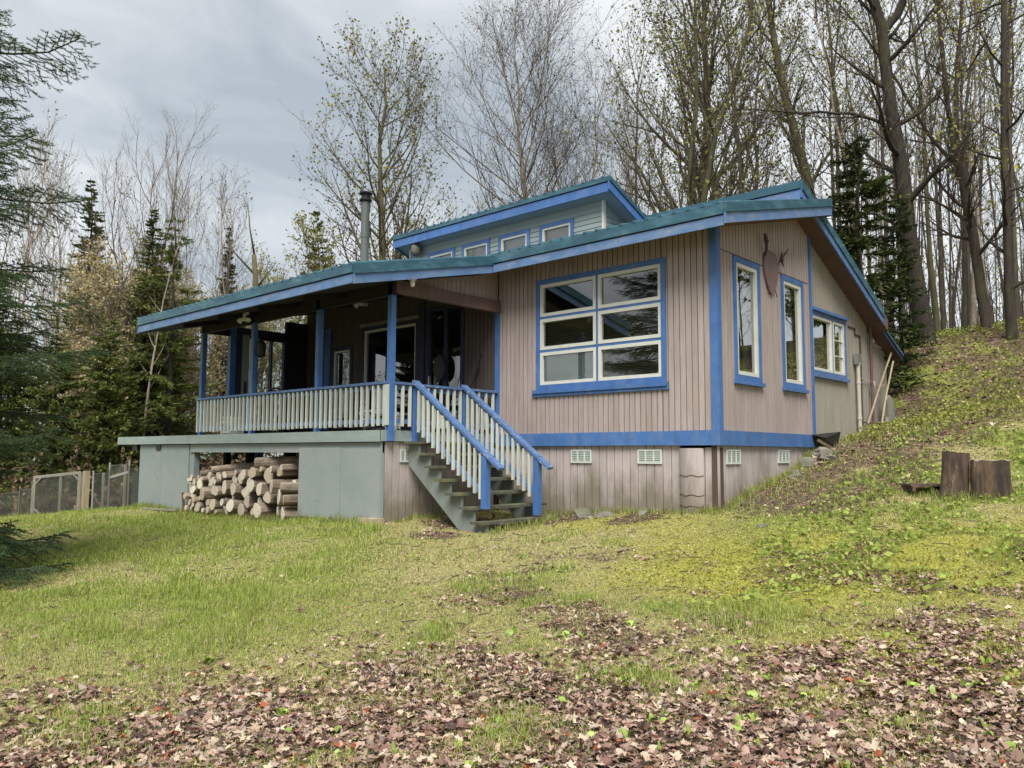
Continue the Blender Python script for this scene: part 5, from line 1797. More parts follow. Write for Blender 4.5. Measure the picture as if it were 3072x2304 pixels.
# near spruce: branches are separate pieces that share a few meshes
def spruce_branch(seed, L):
    rg = np.random.default_rng(seed)
    k = 7
    s = np.linspace(0, 1, k)
    P1 = np.stack([s * L, rg.normal(size=k) * .02 * L * s, (.10 * s - .26 * s ** 2 + .20 * s ** 4) * L], -1)[None]
    R1 = (np.linspace(.022, .006, k) * (L / 2) ** .5)[None]
    n2 = int(L / .046)
    t2 = np.linspace(.15, .985, n2)
    p, d, _ = interp(P1, R1, np.zeros(n2, int), t2)
    sg = np.where(np.arange(n2) % 2 == 0, 1., -1.)
    lat = np.stack([np.full(n2, 0.62), sg, rg.uniform(-.35, .12, n2)], -1)
    dr = unit(lat + rg.normal(size=(n2, 3)) * .12)
    L2 = (.40 * L * (1.06 - t2) ** .75 * rg.uniform(.6, 1.1, n2) + .10)
    k2 = 4
    s2 = np.linspace(0, 1, k2)
    P2 = p[:, None] + dr[:, None] * (s2[None, :, None] * L2[:, None, None]) + np.array([.12, 0, -.10]) * (s2 ** 2)[None, :, None] * L2[:, None, None]
    R2 = np.full((n2, k2), .0042) * np.linspace(1, .5, k2)
    n3 = n2 * 5
    pi = np.repeat(np.arange(n2), 5)
    t3 = np.tile(np.linspace(.25, .92, 5), n2)
    p3, d3, _ = interp(P2, R2, pi, t3)
    sg3 = np.where(np.tile(np.arange(5), n2) % 2 == 0, 1., -1.)
    lt = np.cross(d3, np.array([0, 0, 1.])) * sg3[:, None]
    dr3 = unit(d3 * .8 + lt + rg.normal(size=(n3, 3)) * .15 + np.array([0, 0, -.12]))
    L3 = L2[pi] * .38 * (1.15 - t3) * rg.uniform(.5, 1.2, n3) + .045
    P3 = p3[:, None] + dr3[:, None] * (np.linspace(0, 1, 3)[None, :, None] * L3[:, None, None])
    R3 = np.full((n3, 3), .003)
    parts = [tubes(P1, R1, 5), tubes(P2, R2, 3), tubes(P3, R3, 3)]
    Vs, Fs, b = [], [], 0
    for V, F in parts:
        Vs.append(V)
        Fs.append(F + b)
        b += len(V)
    # needles along the axis tip and all the side shoots
    for P_, R_, LL, dens in ((P1, R1, np.array([L]), 260), (P2, R2, L2, 330), (P3, R3, L3, 420)):
        cnt_ = np.maximum((LL * dens).astype(int), 4)
        pi_ = np.repeat(np.arange(len(LL)), cnt_)
        tt = rg.random(len(pi_))
        q, dq, _ = interp(P_, R_, pi_, tt)
        nr = rg.normal(size=(len(pi_), 3)) + np.array([0, 0, .35])
        pr_ = unit(nr - (nr * dq).sum(-1, keepdims=True) * dq)
        nd = unit(dq * .85 + pr_)
        ln = rg.uniform(.018, .030, len(pi_))[:, None]
        wv = unit(np.cross(nd, rg.normal(size=(len(pi_), 3)))) * .0026
        V = np.stack([q - wv, q + wv, q + nd * ln], 1).reshape(-1, 3)
        Vs.append(V)
        Fs.append((np.arange(len(V)).reshape(-1, 3) + b))
        b += len(V)
    return mesh_np('branch', np.concatenate(Vs), Fs, [M['darkbark'], LEAF['spruceneedle']], False, [0, 0, 0, 1, 1, 1])


SB = [spruce_branch(s, 2.3) for s in (61, 62, 63, 64)]
spx, spy = -6.28, -8.85
spr = thing('spruce_tree', 'large dark blue-green spruce close at the left edge of the lawn', 'tree', (spx, spy, gz(spx, spy)))
MB().tube([(0, 0, -.2), (.03, 0, 4), (0, .04, 9), (0, 0, 16.5)], [.24, .19, .12, .02], 10).build('trunk', M['darkbark'], spr)
rs = random.Random(9)
z = .35
nb = 0
az = 0
while z < 13.6:
    per = 7
    for k in range(per):
        az += 2.399
        a = az + rs.uniform(-.2, .2)
        # leave out most of the side away from the picture and the windows
        if math.cos(a - math.radians(40)) < -.55 and rs.random() < .7:
            continue
        Lb = 3.0 * (1 - z / 14.0) * rs.uniform(.70, 1.02) * (.80 if z < 1.7 else 1)
        o = bpy.data.objects.new('branch', SB[rs.randrange(4)])
        COL.objects.link(o)
        o.parent = spr
        o.location = (0, 0, z + rs.uniform(-.12, .12))
        s = Lb / 2.3
        o.scale = (s, s, s)
        o.rotation_euler = (rs.uniform(-.25, .25), rs.uniform(.02, .24) - .30 * (z / 16), a)
        nb += 1
    z += .27 + .012 * z

# low boughs that reach out over the lawn
for a_, zz0, L_, pt in ((-8, .95, 2.25, .14), (14, .72, 2.35, .10), (36, .88, 2.5, .16), (58, .70, 2.4, .12), (80, .92, 2.3, .1), (25, 1.15, 2.3, .2), (48, 1.2, 2.4, .2), (5, 3.1, 2.5, .12), (33, 2.8, 2.7, .10), (62, 3.0, 2.6, .10), (20, 3.5, 2.5, .05), (47, 3.4, 2.6, .05), (42, 6.3, 2.5, -.02), (30, 5.0, 2.35, .0), (55, 4.7, 2.4, .05)):
    o = bpy.data.objects.new('branch', SB[nb % 4])
    COL.objects.link(o)
    o.parent = spr
    o.location = (0, 0, zz0 - (.28 if zz0 < 1.3 else 0))
    o.scale = (L_ / 2.3,) * 3
    o.rotation_euler = (rs.uniform(-.3, .3), pt, math.radians(a_))
    nb += 1

# far woodland: reads as one mass of stems and twigs
def woodland(name, n, region, hmin, hmax, seed, mat, twig, leafm, leafp, rad=(.035, .10), tw=26):
    rg = np.random.default_rng(seed)
    xs, ys = [], []
    while len(xs) < n:
        x, y = rg.uniform(region[0], region[1]), rg.uniform(region[2], region[3])
        if region[4](x, y):
            xs.append(x)
            ys.append(y)
    xs, ys = np.array(xs), np.array(ys)
    z0 = tz(xs, ys) - .2
    H = rg.uniform(hmin, hmax, n)
    k = 6
    s = np.linspace(0, 1, k)
    ln = rg.normal(size=(n, 2)) * .06
    P0 = np.stack([xs[:, None] + ln[:, :1] * H[:, None] * s + np.cumsum(rg.normal(size=(n, k)) * .06, 1), ys[:, None] + ln[:, 1:] * H[:, None] * s + np.cumsum(rg.normal(size=(n, k)) * .06, 1), z0[:, None] + s * H[:, None]], -1)
    R0 = rg.uniform(rad[0], rad[1], n)[:, None] * (1 - .85 * s)[None, :]
    V0, F0 = tubes(P0, R0, 5)
    n1 = n * tw
    pi = np.repeat(np.arange(n), tw)
    t = rg.uniform(.12, .99, n1)
    L = rg.uniform(.4, 1.0, n1) * np.repeat(H, tw) * .15 * (1.25 - t)
    P1, R1 = spawn(rg, P0, R0, pi, t, np.radians(rg.uniform(30, 70, n1)), L, 4, .35, .12, .4, .009)
    V1, F1 = tubes(P1, R1, 3)
    pi2 = np.repeat(np.arange(n1), 4)
    t2 = rg.uniform(.2, 1, n1 * 4)
    P2, R2 = spawn(rg, P1, R1, pi2, t2, np.radians(rg.uniform(25, 55, n1 * 4)), np.repeat(L, 4) * .45, 3, .3, .12, .5, .007)
    V2, F2 = tubes(P2, R2, 3)
    c = P2[rg.random(len(P2)) < leafp][:, -1]
    VL, FL = quads(rg, c, .06)
    me = mesh_np(name, np.concatenate([V0, V1, V2, VL]), [F0, F1 + len(V0), F2 + len(V0) + len(V1), FL + len(V0) + len(V1) + len(V2)], [M[mat], M[twig], LEAF[leafm]], False, [0, 1, 1, 2])
    o = mkobj(name, me)
    o['kind'] = 'stuff'
    o['label'] = 'mass of thin stems and twigs of the far wood'
    return o


woodland('far_woodland', 240, (-16, 12, 17, 60, lambda x, y: -.5 < bearing(x, y) < .75 and y > 18 + .15 * abs(x)), 9, 16, 71, 'bark', 'twig', 'fresh', .8, rad=(.03, .07), tw=16)
woodland('far_woodland', 60, (-48, -20, -8, 36, lambda x, y: (-.75 < bearing(x, y) < -.47 or -.33 < bearing(x, y) < -.16) and (x - 5.5) ** 2 + (y + 10.4) ** 2 > 32 ** 2), 5, 10, 72, 'palebark', 'paletwig', 'catkin', .6)
woodland('far_woodland', 70, (3, 26, 6, 40, lambda x, y: bearing(x, y) > .72), 9, 15, 74, 'bark', 'twig', 'fresh', .6, tw=20)
woodland('brushwood', 300, (-24, -12, -6, 7, lambda x, y: bearing(x, y) < -.33 and .7 < (x + 16) * -.65 + (y + 2.8) * .76 < 7), .7, 2.4, 73, 'bark', 'paletwig', 'drybrush', .8, (.010, .02), 14)

# ------------------------------------------------------------------ ground cover
def sstep(a, b, x):
    t = np.clip((x - a) / (b - a), 0, 1)
    return t * t * (3 - 2 * t)


def cover(x, y):
    """litter, moss, green (0..1): what grows or lies where on this lot"""
    x = np.asarray(x, float)
    y = np.asarray(y, float)
    u = (x - EYE[0]) * FWD.x + (y - EYE[1]) * FWD.y          # metres out from the drive's edge
    v = (x - EYE[0]) * RGT.x + (y - EYE[1]) * RGT.y
    n1, n2, n3 = fbm(x, y, .55, 0), fbm(x, y, 1.5, 2), fbm(x, y, 4.0, 3, 3)
    lit = sstep(6.6, 4.6, u + (n1 - .5) * 3.0 + (n2 - .5) * 2.6 + (n3 - .5) * 1.2) * np.clip(.22 + 1.9 * (fbm(x, y, 1.9, 4, 3) - .24), 0, 1)
    lit = np.maximum(lit, sstep(.50, .63, n2 * .6 + n1 * .4) * .72 * sstep(12.5, 8, u) * sstep(-2.2, .3, v))
    bank = sstep(-.4, .4, x) * sstep(-.9, .6, y) * sstep(3.2, 1.2, x - .10 * y)       # leaves blown along the gable
    hill = sstep(4.0, 6.5, y) * sstep(-12, -6, x)
    side = sstep(1.2, 2.6, v) * sstep(10.5, 7.0, u)
    lit = np.maximum(lit, bank * (.62 + 1.3 * (n2 - .45)))
    lit = np.maximum(lit, hill * sstep(.34, .52, n1 * .3 + n2 * .7) * .95)
    lit = np.maximum(lit, side * sstep(.52, .64, n2) * .7)
    for cx_, cy_, r in ((-3.5, -1.6, .9), (-2.6, -.5, .9), (-1.2, -.35, .6), (-3.1, -2.6, .5)):
        lit = np.maximum(lit, sstep(r, r * .35, np.hypot(x - cx_, y - cy_) + (n3 - .5) * .5))
    lit = np.maximum(lit, sstep(-14.5, -16.2, x + .5 * (y + 2)) * sstep(-3.5, -1.5, y - .6 * (x + 16)) * .9)
    moss = sstep(2.7, .8, np.hypot((x - 2.3) / 1.1, (y + 2.2) / .9) + (n1 - .5) * 2.0 + (n3 - .5) * .8) + .7 * sstep(1.8, .6, np.hypot((x - 3.9) / 1.0, (y + 4.6) / .8) + (n1 - .5) * 1.2)
    moss = np.maximum(moss, sstep(.9, .3, np.abs(y + .7 - .0 * x) + (n2 - .5)) * sstep(-3.2, -2, x) * sstep(.8, 0, x) * .45)
    moss = np.clip(moss, 0, 1)
    green = sstep(-.3, -2.6, v + (n1 - .5) * 2.2) * sstep(5.6, 7.4, u + (n1 - .5) * 2.2) * (.55 + .8 * n2)
    green = green * (.25 + .75 * sstep(.38, .54, fbm(x + 9, y - 5, .8, 2, 3)))
    green = np.maximum(green, sstep(2.2, 3.4, v) * sstep(6.5, 8.0, u) * sstep(.42, .55, n2) * .95)
    green = np.maximum(green, hill * sstep(.52, .40, n1 * .3 + n2 * .7) * .85)
    green = np.maximum(green, sstep(.60, .70, fbm(x + 40, y, 1.1, 4)) * .8 * sstep(3.5, 5, u))
    return np.clip(lit, 0, 1), moss, np.clip(green, 0, 1)


def axis_pts(lo, hi, flo, fhi, fine, grow=1.16):
    a = list(np.arange(flo, fhi, fine))
    s = fine
    while a[-1] < hi:
        s *= grow
        a.append(a[-1] + s)
    s = fine
    while a[0] > lo:
        s *= grow
        a.insert(0, a[0] - s)
    return np.array(a)


gx = axis_pts(-900, 900, -18.5, 7.5, .085)
gy = axis_pts(-900, 900, -11.5, 13.0, .085)
GX, GY = np.meshgrid(gx, gy)
GZ = tz(GX, GY)
lit, moss, green = cover(GX, GY)
nx, ny = len(gx), len(gy)
gV = np.stack([GX, GY, GZ], -1).reshape(-1, 3)
ii = np.arange((nx - 1) * (ny - 1))
rr_, cc_ = ii // (nx - 1), ii % (nx - 1)
a_ = rr_ * nx + cc_
gm = bpy.data.materials.new('ground')
gm.use_nodes = True
t = gm.node_tree
b = t.nodes['Principled BSDF']
at_ = t.nodes.new('ShaderNodeVertexColor')
at_.layer_name = 'cover'
sp = t.nodes.new('ShaderNodeSeparateColor')
t.links.new(at_.outputs[0], sp.inputs[0])
g = t.nodes.new('ShaderNodeNewGeometry').outputs['Position']
fine = noise(t, g, 38, 5, .7)
mid = noise(t, g, 9, 5, .65)
thatch = mixc(t, ramp(t, fine, [(.36, 0.), (.64, 1.)]), (.075, .062, .028), (.52, .47, .21))
grn = mixc(t, ramp(t, fine, [(.36, 0.), (.64, 1.)]), (.06, .065, .02), (.36, .39, .10))
mos = mixc(t, ramp(t, fine, [(.3, 0.), (.7, 1.)]), (.19, .18, .035), (.44, .43, .095))
vor = t.nodes.new('ShaderNodeTexVoronoi')
vor.inputs['Scale'].default_value = 16
t.links.new(g, vor.inputs['Vector'])
lc = t.nodes.new('ShaderNodeSeparateColor')
t.links.new(vor.outputs['Color'], lc.inputs[0])
lf = mixc(t, lc.outputs[0], (.085, .055, .042), (.23, .16, .12))
lf = mixc(t, ramp(t, mid, [(.4, 0.), (.7, .8)]), lf, (.055, .04, .03))
c = mixc(t, sp.outputs[1], thatch, mos)
c = mixc(t, sp.outputs[2], c, grn)
lm = ramp(t, mth(t, 'ADD', sp.outputs[0], mth(t, 'MULTIPLY', mth(t, 'SUBTRACT', mid, .5), 1.1)), [(.38, 0.), (.62, 1.)])
c = mixc(t, lm, c, lf)
t.links.new(c, b.inputs['Base Color'])
b.inputs['Roughness'].default_value = .95
b.inputs['Specular IOR Level'].default_value = .1
bp = t.nodes.new('ShaderNodeBump')
bp.inputs['Strength'].default_value = .9
bp.inputs['Distance'].default_value = .03
t.links.new(mth(t, 'ADD', fine, mid), bp.inputs['Height'])
t.links.new(bp.outputs[0], b.inputs['Normal'])
go = mkobj('ground', mesh_np('ground', gV, [np.stack([a_, a_ + 1, a_ + nx + 1, a_ + nx], -1)], gm, True, attr={'cover': np.stack([lit, moss, green, np.ones_like(lit)], -1).reshape(-1, 4)}))
go['kind'] = 'structure'


def gsample(x, y):
    """height from the mesh grid"""
    i = np.clip(np.searchsorted(gx, x) - 1, 0, nx - 2)
    j = np.clip(np.searchsorted(gy, y) - 1, 0, ny - 2)
    fx = (x - gx[i]) / (gx[i + 1] - gx[i])
    fy = (y - gy[j]) / (gy[j + 1] - gy[j])
    return (GZ[j, i] * (1 - fx) + GZ[j, i + 1] * fx) * (1 - fy) + (GZ[j + 1, i] * (1 - fx) + GZ[j + 1, i + 1] * fx) * fy


def inside_house(x, y):
    return ((x > -10.6) & (x < .03) & (y > -.0) & (y < 7.8)) | ((x > -13.4) & (x < -4.4) & (y > -2.4) & (y <= 0.02))


def scatter(rg, n, u0, u1, power=1.0, half=.78):
    """points on the lot spread outwards from the drive's edge, thinner with distance"""
    u = u0 + (u1 - u0) * rg.random(n) ** power
    v = rg.uniform(-half, half, n) * (u + .5)
    x = EYE[0] + FWD.x * u + RGT.x * v
    y = EYE[1] + FWD.y * u + RGT.y * v
    k = ~inside_house(x, y) & (u > u0)
    return x[k], y[k], u[k]


def blades(name, n, u0, u1, power, hgt, wid, seed, label, thin=None):
    rg = np.random.default_rng(seed)
    x, y, u = scatter(rg, n, u0, u1, power)
    l, m, g_ = cover(x, y)
    keep = rg.random(len(x)) < np.clip(.95 - .62 * l - .50 * m, .22, 1)
    x, y, u, l, m, g_ = (q[keep] for q in (x, y, u, l, m, g_))
    n = len(x)
    z = gsample(x, y)
    tan = rg.random(n) > (.26 + .56 * g_)
    az = rg.uniform(0, 6.283, n)
    d = np.stack([np.cos(az), np.sin(az), np.zeros(n)], -1)
    s = np.stack([-np.sin(az), np.cos(az), np.zeros(n)], -1)
    h = hgt * rg.uniform(.35, 1.25, n) * np.where(tan, .8, 1.0) * (.65 + .6 * g_) * (1 - .45 * m) * (.25 + 1.5 * fbm(x, y, 2.6, 1, 4) ** 1.5 * 1.6)
    lean = np.where(tan, rg.uniform(.6, 2.2, n), rg.uniform(.1, .7, n))
    w = wid * rg.uniform(.6, 1.3, n)
    base = np.stack([x, y, z - .006], -1)
    midp = base + d * (h * lean * .35)[:, None] + np.array([0, 0, 1.]) * (h * .62)[:, None]
    tip = base + d * (h * lean)[:, None] + np.array([0, 0, 1.]) * (h * np.where(tan, .45, 1.0))[:, None]
    V = np.stack([base - s * w[:, None], base + s * w[:, None], midp - s * w[:, None] * .75, midp + s * w[:, None] * .75, tip], 1).reshape(-1, 3)
    b0 = np.arange(n) * 5
    q = np.stack([b0, b0 + 1, b0 + 3, b0 + 2], -1)
    tr = np.stack([b0 + 2, b0 + 3, b0 + 4], -1)
    ca, cb_ = np.array([.155, .235, .035]), np.array([.42, .49, .11])
    ta, tb = np.array([.34, .29, .12]), np.array([.66, .60, .33])
    ma = np.array([.50, .47, .11])
    f = rg.random((n, 1))
    col = np.where(tan[:, None], ta * (1 - f) + tb * f, ca * (1 - f) + cb_ * f)
    col = col * (1 - .5 * m[:, None]) + ma * .5 * m[:, None]
    col = np.concatenate([np.repeat(col[:, None], 5, 1), np.ones((n, 5, 1))], -1).reshape(-1, 4)
    o = mkobj(name, mesh_np(name, V, [q, tr], MG, False, attr={'tint': col}))
    return tag(o, label, kind='stuff')


MG = attr_mat('grass_blade', 'tint', .6, .35)
ML = attr_mat('dead_leaf', 'tint', .55, .12, .35)
blades('grass', 380000, 3.2, 8.5, .95, .058, .0024, 31, 'short spring grass and dry thatch of the near lawn')
blades('grass', 240000, 8.0, 19.0, .8, .056, .0046, 32, 'short spring grass of the far lawn')

# longer grass left uncut against walls, posts, stumps and stairs
def fringe(name, lines, per_m, hgt, seed, label):
    rg = np.random.default_rng(seed)
    X, Y = [], []
    for (x0, y0), (x1, y1), w_ in lines:
        n = int(per_m * max(.3, math.hypot(x1 - x0, y1 - y0)))
        t_ = rg.random(n)
        X.append(x0 + (x1 - x0) * t_ + rg.normal(size=n) * w_)
        Y.append(y0 + (y1 - y0) * t_ + rg.normal(size=n) * w_)
    x, y = np.concatenate(X), np.concatenate(Y)
    n = len(x)
    z = gsample(x, y)
    az = rg.uniform(0, 6.283, n)
    d = np.stack([np.cos(az), np.sin(az), np.zeros(n)], -1)
    s = np.stack([-np.sin(az), np.cos(az), np.zeros(n)], -1) * .0035
    h = hgt * rg.uniform(.3, 1.2, n) * (.3 + 1.3 * fbm(x, y, 3, 2))
    ln = rg.uniform(.15, .8, n)
    base = np.stack([x, y, z - .01], -1)
    mid_ = base + d * (h * ln * .35)[:, None] + np.array([0, 0, 1.]) * (h * .6)[:, None]
    tip = base + d * (h * ln)[:, None] + np.array([0, 0, 1.]) * h[:, None]
    V = np.stack([base - s, base + s, mid_ - s * .8, mid_ + s * .8, tip], 1).reshape(-1, 3)
    b0 = np.arange(n) * 5
    f = rg.random((n, 1))
    col = np.where(rg.random((n, 1)) < .35, np.array([.40, .34, .17]), np.array([.13, .19, .035]) * (1 - f) + np.array([.36, .43, .10]) * f)
    col = np.concatenate([np.repeat(col[:, None], 5, 1), np.ones((n, 5, 1))], -1).reshape(-1, 4)
    o = mkobj(name, mesh_np(name, V, [np.stack([b0, b0 + 1, b0 + 3, b0 + 2], -1), np.stack([b0 + 2, b0 + 3, b0 + 4], -1)], MG, False, attr={'tint': col}))
    return tag(o, label, kind='stuff')


fringe('long_grass', [((-3.9, -.10), (.05, -.08), .06), ((.10, 0), (.12, 3.1), .06), ((-13.4, -2.60), (-4.4, -2.66), .05), ((-4.3, -2.3), (-4.3, -1.2), .05), ((-2.5, -2.1), (-2.5, -.5), .05), ((2.93, .78), (3.30, .76), .05),
                      ((2.6, .75), (2.95, .70), .05), ((3.38, .9), (3.38, 1.2), .04), ((-17.9, -4.5), (-14.6, -1.7), .08), ((.2, 3.5), (.3, 7.2), .12), ((2.1, .95), (2.6, 1.0), .06)], 420, .13, 57, 'longer grass growing up against the walls, stumps and fence')


def twigs_on_ground(n, u0, u1, seed, label):
    rg = np.random.default_rng(seed)
    x, y, u = scatter(rg, n, u0, u1, .8, .72)
    n = len(x)
    az = rg.uniform(0, 6.283, n)
    L_ = rg.uniform(.05, .22, n) * rg.uniform(.4, 1.3, n)
    s = np.linspace(-.5, .5, 4)
    bend = rg.normal(size=n) * .12
    px = x[:, None] + np.cos(az)[:, None] * s * L_[:, None] - np.sin(az)[:, None] * (s ** 2) * (bend * L_)[:, None]
    py = y[:, None] + np.sin(az)[:, None] * s * L_[:, None] + np.cos(az)[:, None] * (s ** 2) * (bend * L_)[:, None]
    pz = gsample(px.ravel(), py.ravel()).reshape(n, 4) + rg.uniform(.004, .02, (n, 4))
    V, F = tubes(np.stack([px, py, pz], -1), np.repeat(rg.uniform(.0015, .006, n)[:, None], 4, 1), 3)
    o = mkobj('fallen_twigs', mesh_np('fallen_twigs', V, [F], M['twig']))
    return tag(o, label, kind='stuff')


twigs_on_ground(1300, 3.2, 13, 58, 'fallen twigs lying in the lawn')
twigs_on_ground(1800, 13, 30, 59, 'fallen twigs lying on the wooded bank')

# moss tufts and small ground plants
def tufts(name, n, u0, u1, seed, which, size, ca, cb_, label, up=.03, half=.72):
    rg = np.random.default_rng(seed)
    x, y, u = scatter(rg, n, u0, u1, .9, half)
    c3 = cover(x, y)
    w = which(x, y, u, *c3)
    k = rg.random(len(x)) < w
    x, y = x[k], y[k]
    C_ = np.stack([x, y, gsample(x, y) + rg.uniform(0, 1, len(x)) * up], -1)
    V, F = quads(rg, C_, size, .75, .35)
    f = rg.random((len(x), 1))
    col = np.array(ca) * (1 - f) + np.array(cb_) * f
    col = np.concatenate([np.repeat(col[:, None], 4, 1), np.ones((len(x), 4, 1))], -1).reshape(-1, 4)
    o = mkobj(name, mesh_np(name, V, [F], MG, False, attr={'tint': col}))
    return tag(o, label, kind='stuff')


tufts('moss', 170000, 4, 15, 51, lambda x, y, u, l, m, g_: m * .95, .014, (.22, .225, .04), (.50, .50, .12), 'yellow-green moss cushions on the right lawn', .022)
tufts('ground_plants', 60000, 7.0, 22, 52, lambda x, y, u, l, m, g_: np.where((x > 1.2) & (y < 5), g_ * .9, 0), .034, (.17, .24, .045), (.42, .49, .12), 'low broad-leaved ground plants on the right lawn', .07)
tufts('lawn_weeds', 50000, 4.5, 16, 54, lambda x, y, u, l, m, g_: np.clip(.10 + .5 * g_ - m, 0, 1) * (fbm(x, y, 2.2, 3) > .50), .013, (.14, .22, .05), (.38, .46, .17), 'small clover and weeds in the lawn', .03)
tufts('hill_plants', 170000, 14, 34, 53, lambda x, y, u, l, m, g_: np.where((y > 4) & (x > -8), .08 + .85 * g_, 0), .034, (.12, .145, .03), (.44, .45, .12), 'low green plants and young ferns covering the wooded bank', .16, .75)

# dead leaves
def leaf_shapes():
    out = []
    r = np.random.default_rng(81)
    for k in range(8):
        soft = .45 if k % 2 else 1.0
        # maple outline: five lobes, folded along the midrib and curled
        ang = np.radians([-90, -50, -28, 2, 20, 55, 70, 90, 110, 125, 160, 178, 208, 230])
        rad = np.array([.30, .55, .40, .80, .48, .90, .50, 1.0, .50, .90, .48, .80, .40, .55]) * r.uniform(.85, 1.12, 14)
        rad = .72 + (rad - .72) * soft
        px, py = rad * np.cos(ang) * (.55 if k % 4 == 3 else 1), rad * np.sin(ang)
        cu = r.uniform(.25, .9)
        pz = cu * np.abs(px) ** 1.4 * r.choice([-1, 1]) + r.normal(size=14) * .17 + .25 * r.uniform(-1, 1) * py
        out.append(np.concatenate([np.stack([px, py, pz], -1), [[0, 0, 0]]]))
    return np.array(out)


LSH = leaf_shapes()
PAL = np.array([[.25, .155, .115], [.37, .255, .20], [.12, .066, .048], [.50, .39, .30], [.52, .39, .27], [.065, .038, .029], [.22, .12, .10], [.29, .08, .035], [.33, .255, .21]])
PALW = np.array([.2, .2, .13, .14, .08, .09, .10, .02, .12])


def litter(name, n, u0, u1, power, seed, smin, smax, label, lo=.0, half=.72):
    rg = np.random.default_rng(seed)
    x, y, u = scatter(rg, n, u0, u1, power, half)
    l, m, g_ = cover(x, y)
    k = rg.random(len(x)) < np.clip(l * 1.25 + lo, 0, 1)
    x, y = x[k], y[k]
    n = len(x)
    sh = LSH[rg.integers(0, 8, n)]
    s = rg.uniform(smin, smax, n)
    az = rg.uniform(0, 6.283, n)
    tl, tp = rg.normal(size=n) * .27, rg.normal(size=n) * .27
    V = sh * s[:, None, None] * np.stack([rg.uniform(.55, 1.1, n), rg.uniform(.75, 1.1, n), rg.uniform(.15, 1.1, n)], -1)[:, None, :]
    # tilt about x then y, then spin
    yv = V[..., 1] * np.cos(tl)[:, None] - V[..., 2] * np.sin(tl)[:, None]
    zv = V[..., 1] * np.sin(tl)[:, None] + V[..., 2] * np.cos(tl)[:, None]
    xv = V[..., 0] * np.cos(tp)[:, None] + zv * np.sin(tp)[:, None]
    zv = -V[..., 0] * np.sin(tp)[:, None] + zv * np.cos(tp)[:, None]
    X = xv * np.cos(az)[:, None] - yv * np.sin(az)[:, None] + x[:, None]
    Y = xv * np.sin(az)[:, None] + yv * np.cos(az)[:, None] + y[:, None]
    Z = zv + (gsample(x, y) + rg.uniform(.006, .030, n))[:, None]
    b0 = np.arange(n)[:, None] * 15
    i = np.arange(14)[None]
    F = np.stack(np.broadcast_arrays(b0 + i, b0 + (i + 1) % 14, b0 + 14), -1).reshape(-1, 3)
    col = PAL[rg.choice(len(PAL), n, p=PALW / PALW.sum())] * rg.uniform(.7, 1.3, (n, 1))
    col = np.concatenate([np.repeat(col[:, None], 15, 1), np.ones((n, 15, 1))], -1).reshape(-1, 4)
    o = mkobj(name, mesh_np(name, np.stack([X, Y, Z], -1).reshape(-1, 3), [F], ML, False, attr={'tint': col}))
    return tag(o, label, kind='stuff')


litter('leaf_litter', 16000, 3.0, 5.9, .9, 90, .016, .054, 'brown fallen leaves lying thickest along the near edge of the lawn', .12)
litter('leaf_litter', 19000, 3.0, 7.8, .9, 91, .016, .052, 'brown fallen leaves strewn over the near lawn', .03)
litter('leaf_litter', 15000, 7.0, 17, .8, 92, .020, .048, 'brown fallen leaves on the lawn and along the walls', .015)
litter('leaf_litter', 34000, 4.0, 16, .75, 94, .008, .024, 'crumbs of dead leaf and bark scattered through the lawn', .34)
litter('leaf_litter', 16000, 13, 30, .9, 93, .05, .085, 'brown fallen leaves on the wooded bank', .0)

# the nearest leaves one by one
lmats = []
LNAMES = [('pinkish brown', (.30, .20, .15)), ('dark brown', (.10, .058, .040)), ('pale tan', (.44, .34, .24)), ('rusty red', (.27, .08, .03)), ('mid brown', (.20, .125, .085)), ('grey brown', (.27, .215, .17))]
lmesh = []
for k, (nm, c) in enumerate(LNAMES):
    m_ = paint('fallen_leaf_' + nm.replace(' ', '_'), c, .5, .28, 22, (1, 1, 1), .25, 70, rnd=.18, spec=.4)
    for q in range(2):
        sh = LSH[(k * 2 + q) % 8]
        lmesh.append((nm, mesh_np('fallen_leaf', sh, [[(i, (i + 1) % 14, 14) for i in range(14)]], m_)))
rg = np.random.default_rng(95)
xx, yy, uu = scatter(rg, 4000, 3.0, 4.9, 1.0, .66)
l, m, g_ = cover(xx, yy)
k = rg.random(len(xx)) < l
xx, yy, uu = xx[k], yy[k], uu[k]
order = np.argsort(uu)[:260]
for i in order:
    nm, me = lmesh[int(rg.choice([0, 1, 2, 3, 4, 5, 6, 7, 8, 9, 10, 11, 0, 8, 9, 10]))]
    o = bpy.data.objects.new('fallen_leaf', me)
    COL.objects.link(o)
    s = rg.uniform(.030, .058)
    o.scale = (s * rg.uniform(.5, 1.05), s, s * rg.uniform(.2, 1.2))
    o.location = (xx[i], yy[i], float(gsample(xx[i:i + 1], yy[i:i + 1])[0]) + .022)
    o.rotation_euler = (rg.normal() * .26, rg.normal() * .26, rg.uniform(0, 6.28))
    tag(o, f'curled {nm} maple leaf lying loose in the foreground leaf litter', 'fallen leaf', 'loose maple leaves in the foreground')

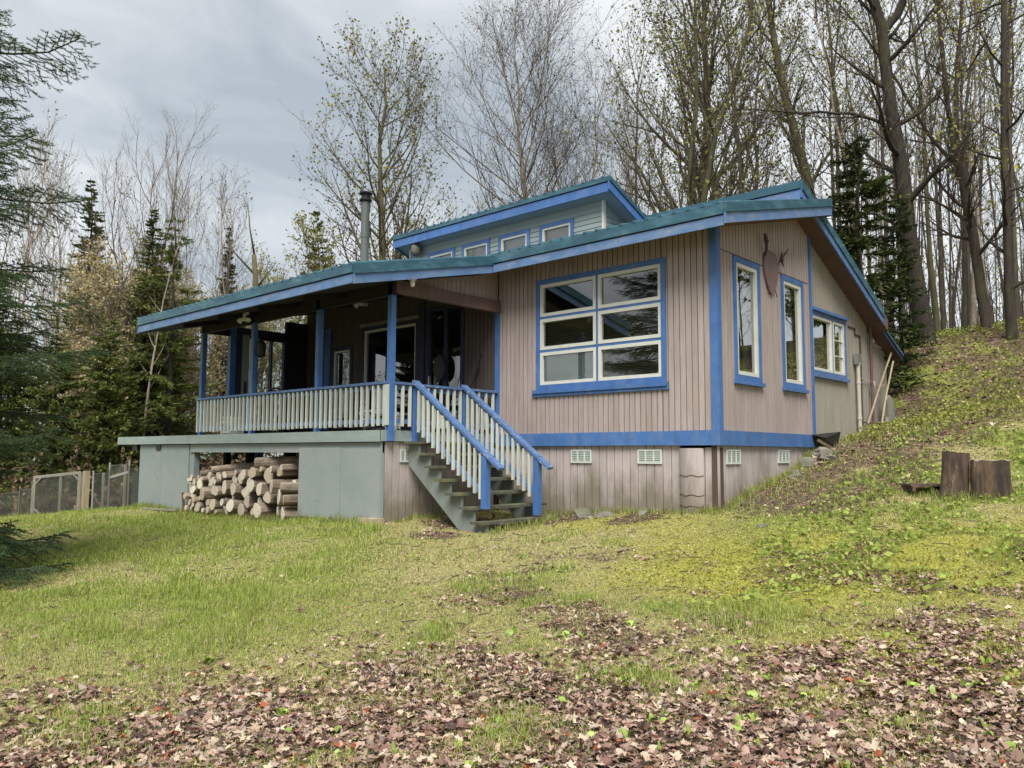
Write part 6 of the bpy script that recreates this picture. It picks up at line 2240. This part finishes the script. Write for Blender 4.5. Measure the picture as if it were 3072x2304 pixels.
# sprouting broad-leaved plants, mostly low on the right
def blade_mesh(seed, asp, bend):
    n = 6
    s = np.linspace(0, 1, n)
    w = asp * np.sin(np.pi * np.clip(s * .93 + .07, 0, 1)) ** .8
    yv = s
    zc = s - bend * s ** 2
    V = np.concatenate([np.stack([-w, yv * bend, zc + .12 * w], -1), np.stack([0 * w, yv * bend, zc], -1), np.stack([w, yv * bend, zc + .12 * w], -1)])
    F = [(i, n + i, n + i + 1, i + 1) for i in range(n - 1)] + [(n + i, 2 * n + i, 2 * n + i + 1, n + i + 1) for i in range(n - 1)]
    return mesh_np('leaf', V, [F], M['sprout'], True)


BL = [blade_mesh(1, .16, .35), blade_mesh(2, .22, .5), blade_mesh(3, .30, .6), blade_mesh(4, .13, .2)]
SPW = [(np.random.default_rng(97), 60, 3.0, 5.2, .05, .62), (np.random.default_rng(98), 26, 4.8, 7.0, -.1, .60), (np.random.default_rng(99), 20, 3.2, 6.0, -.62, .1)]
ns = 0
for rg, n, u0, u1, v0, v1 in SPW:
    for q in range(n):
        u = rg.uniform(u0, u1)
        v = rg.uniform(v0, v1) * u
        x, y = EYE[0] + FWD.x * u + RGT.x * v, EYE[1] + FWD.y * u + RGT.y * v
        where = 'lower right' if v > .22 * u else 'lower left' if v < -.2 * u else 'lower middle'
        many = rg.integers(2, 5)
        t = thing('sprouting_plant', '%s sprout with %s upright oval leaves in the %s leaf litter' % (('small', 'fresh green', 'bright green')[q % 3], ('two', 'three', 'four')[many - 2], where), 'plant',
                  (x, y, float(gsample(np.array([x]), np.array([y]))[0]) - .004), rg.uniform(0, 6.28), 'green sprouts in the foreground')
        ns += 1
        for kk in range(many):
            o = bpy.data.objects.new('leaf', BL[rg.integers(0, 4)])
            COL.objects.link(o)
            o.parent = t
            s = rg.uniform(.055, .105)
            o.scale = (s, s, s)
            o.location = (rg.normal() * .012, rg.normal() * .012, 0)
            o.rotation_euler = (rg.uniform(-.1, .35), rg.normal() * .15, kk * 6.28 / many + rg.uniform(-.5, .5))
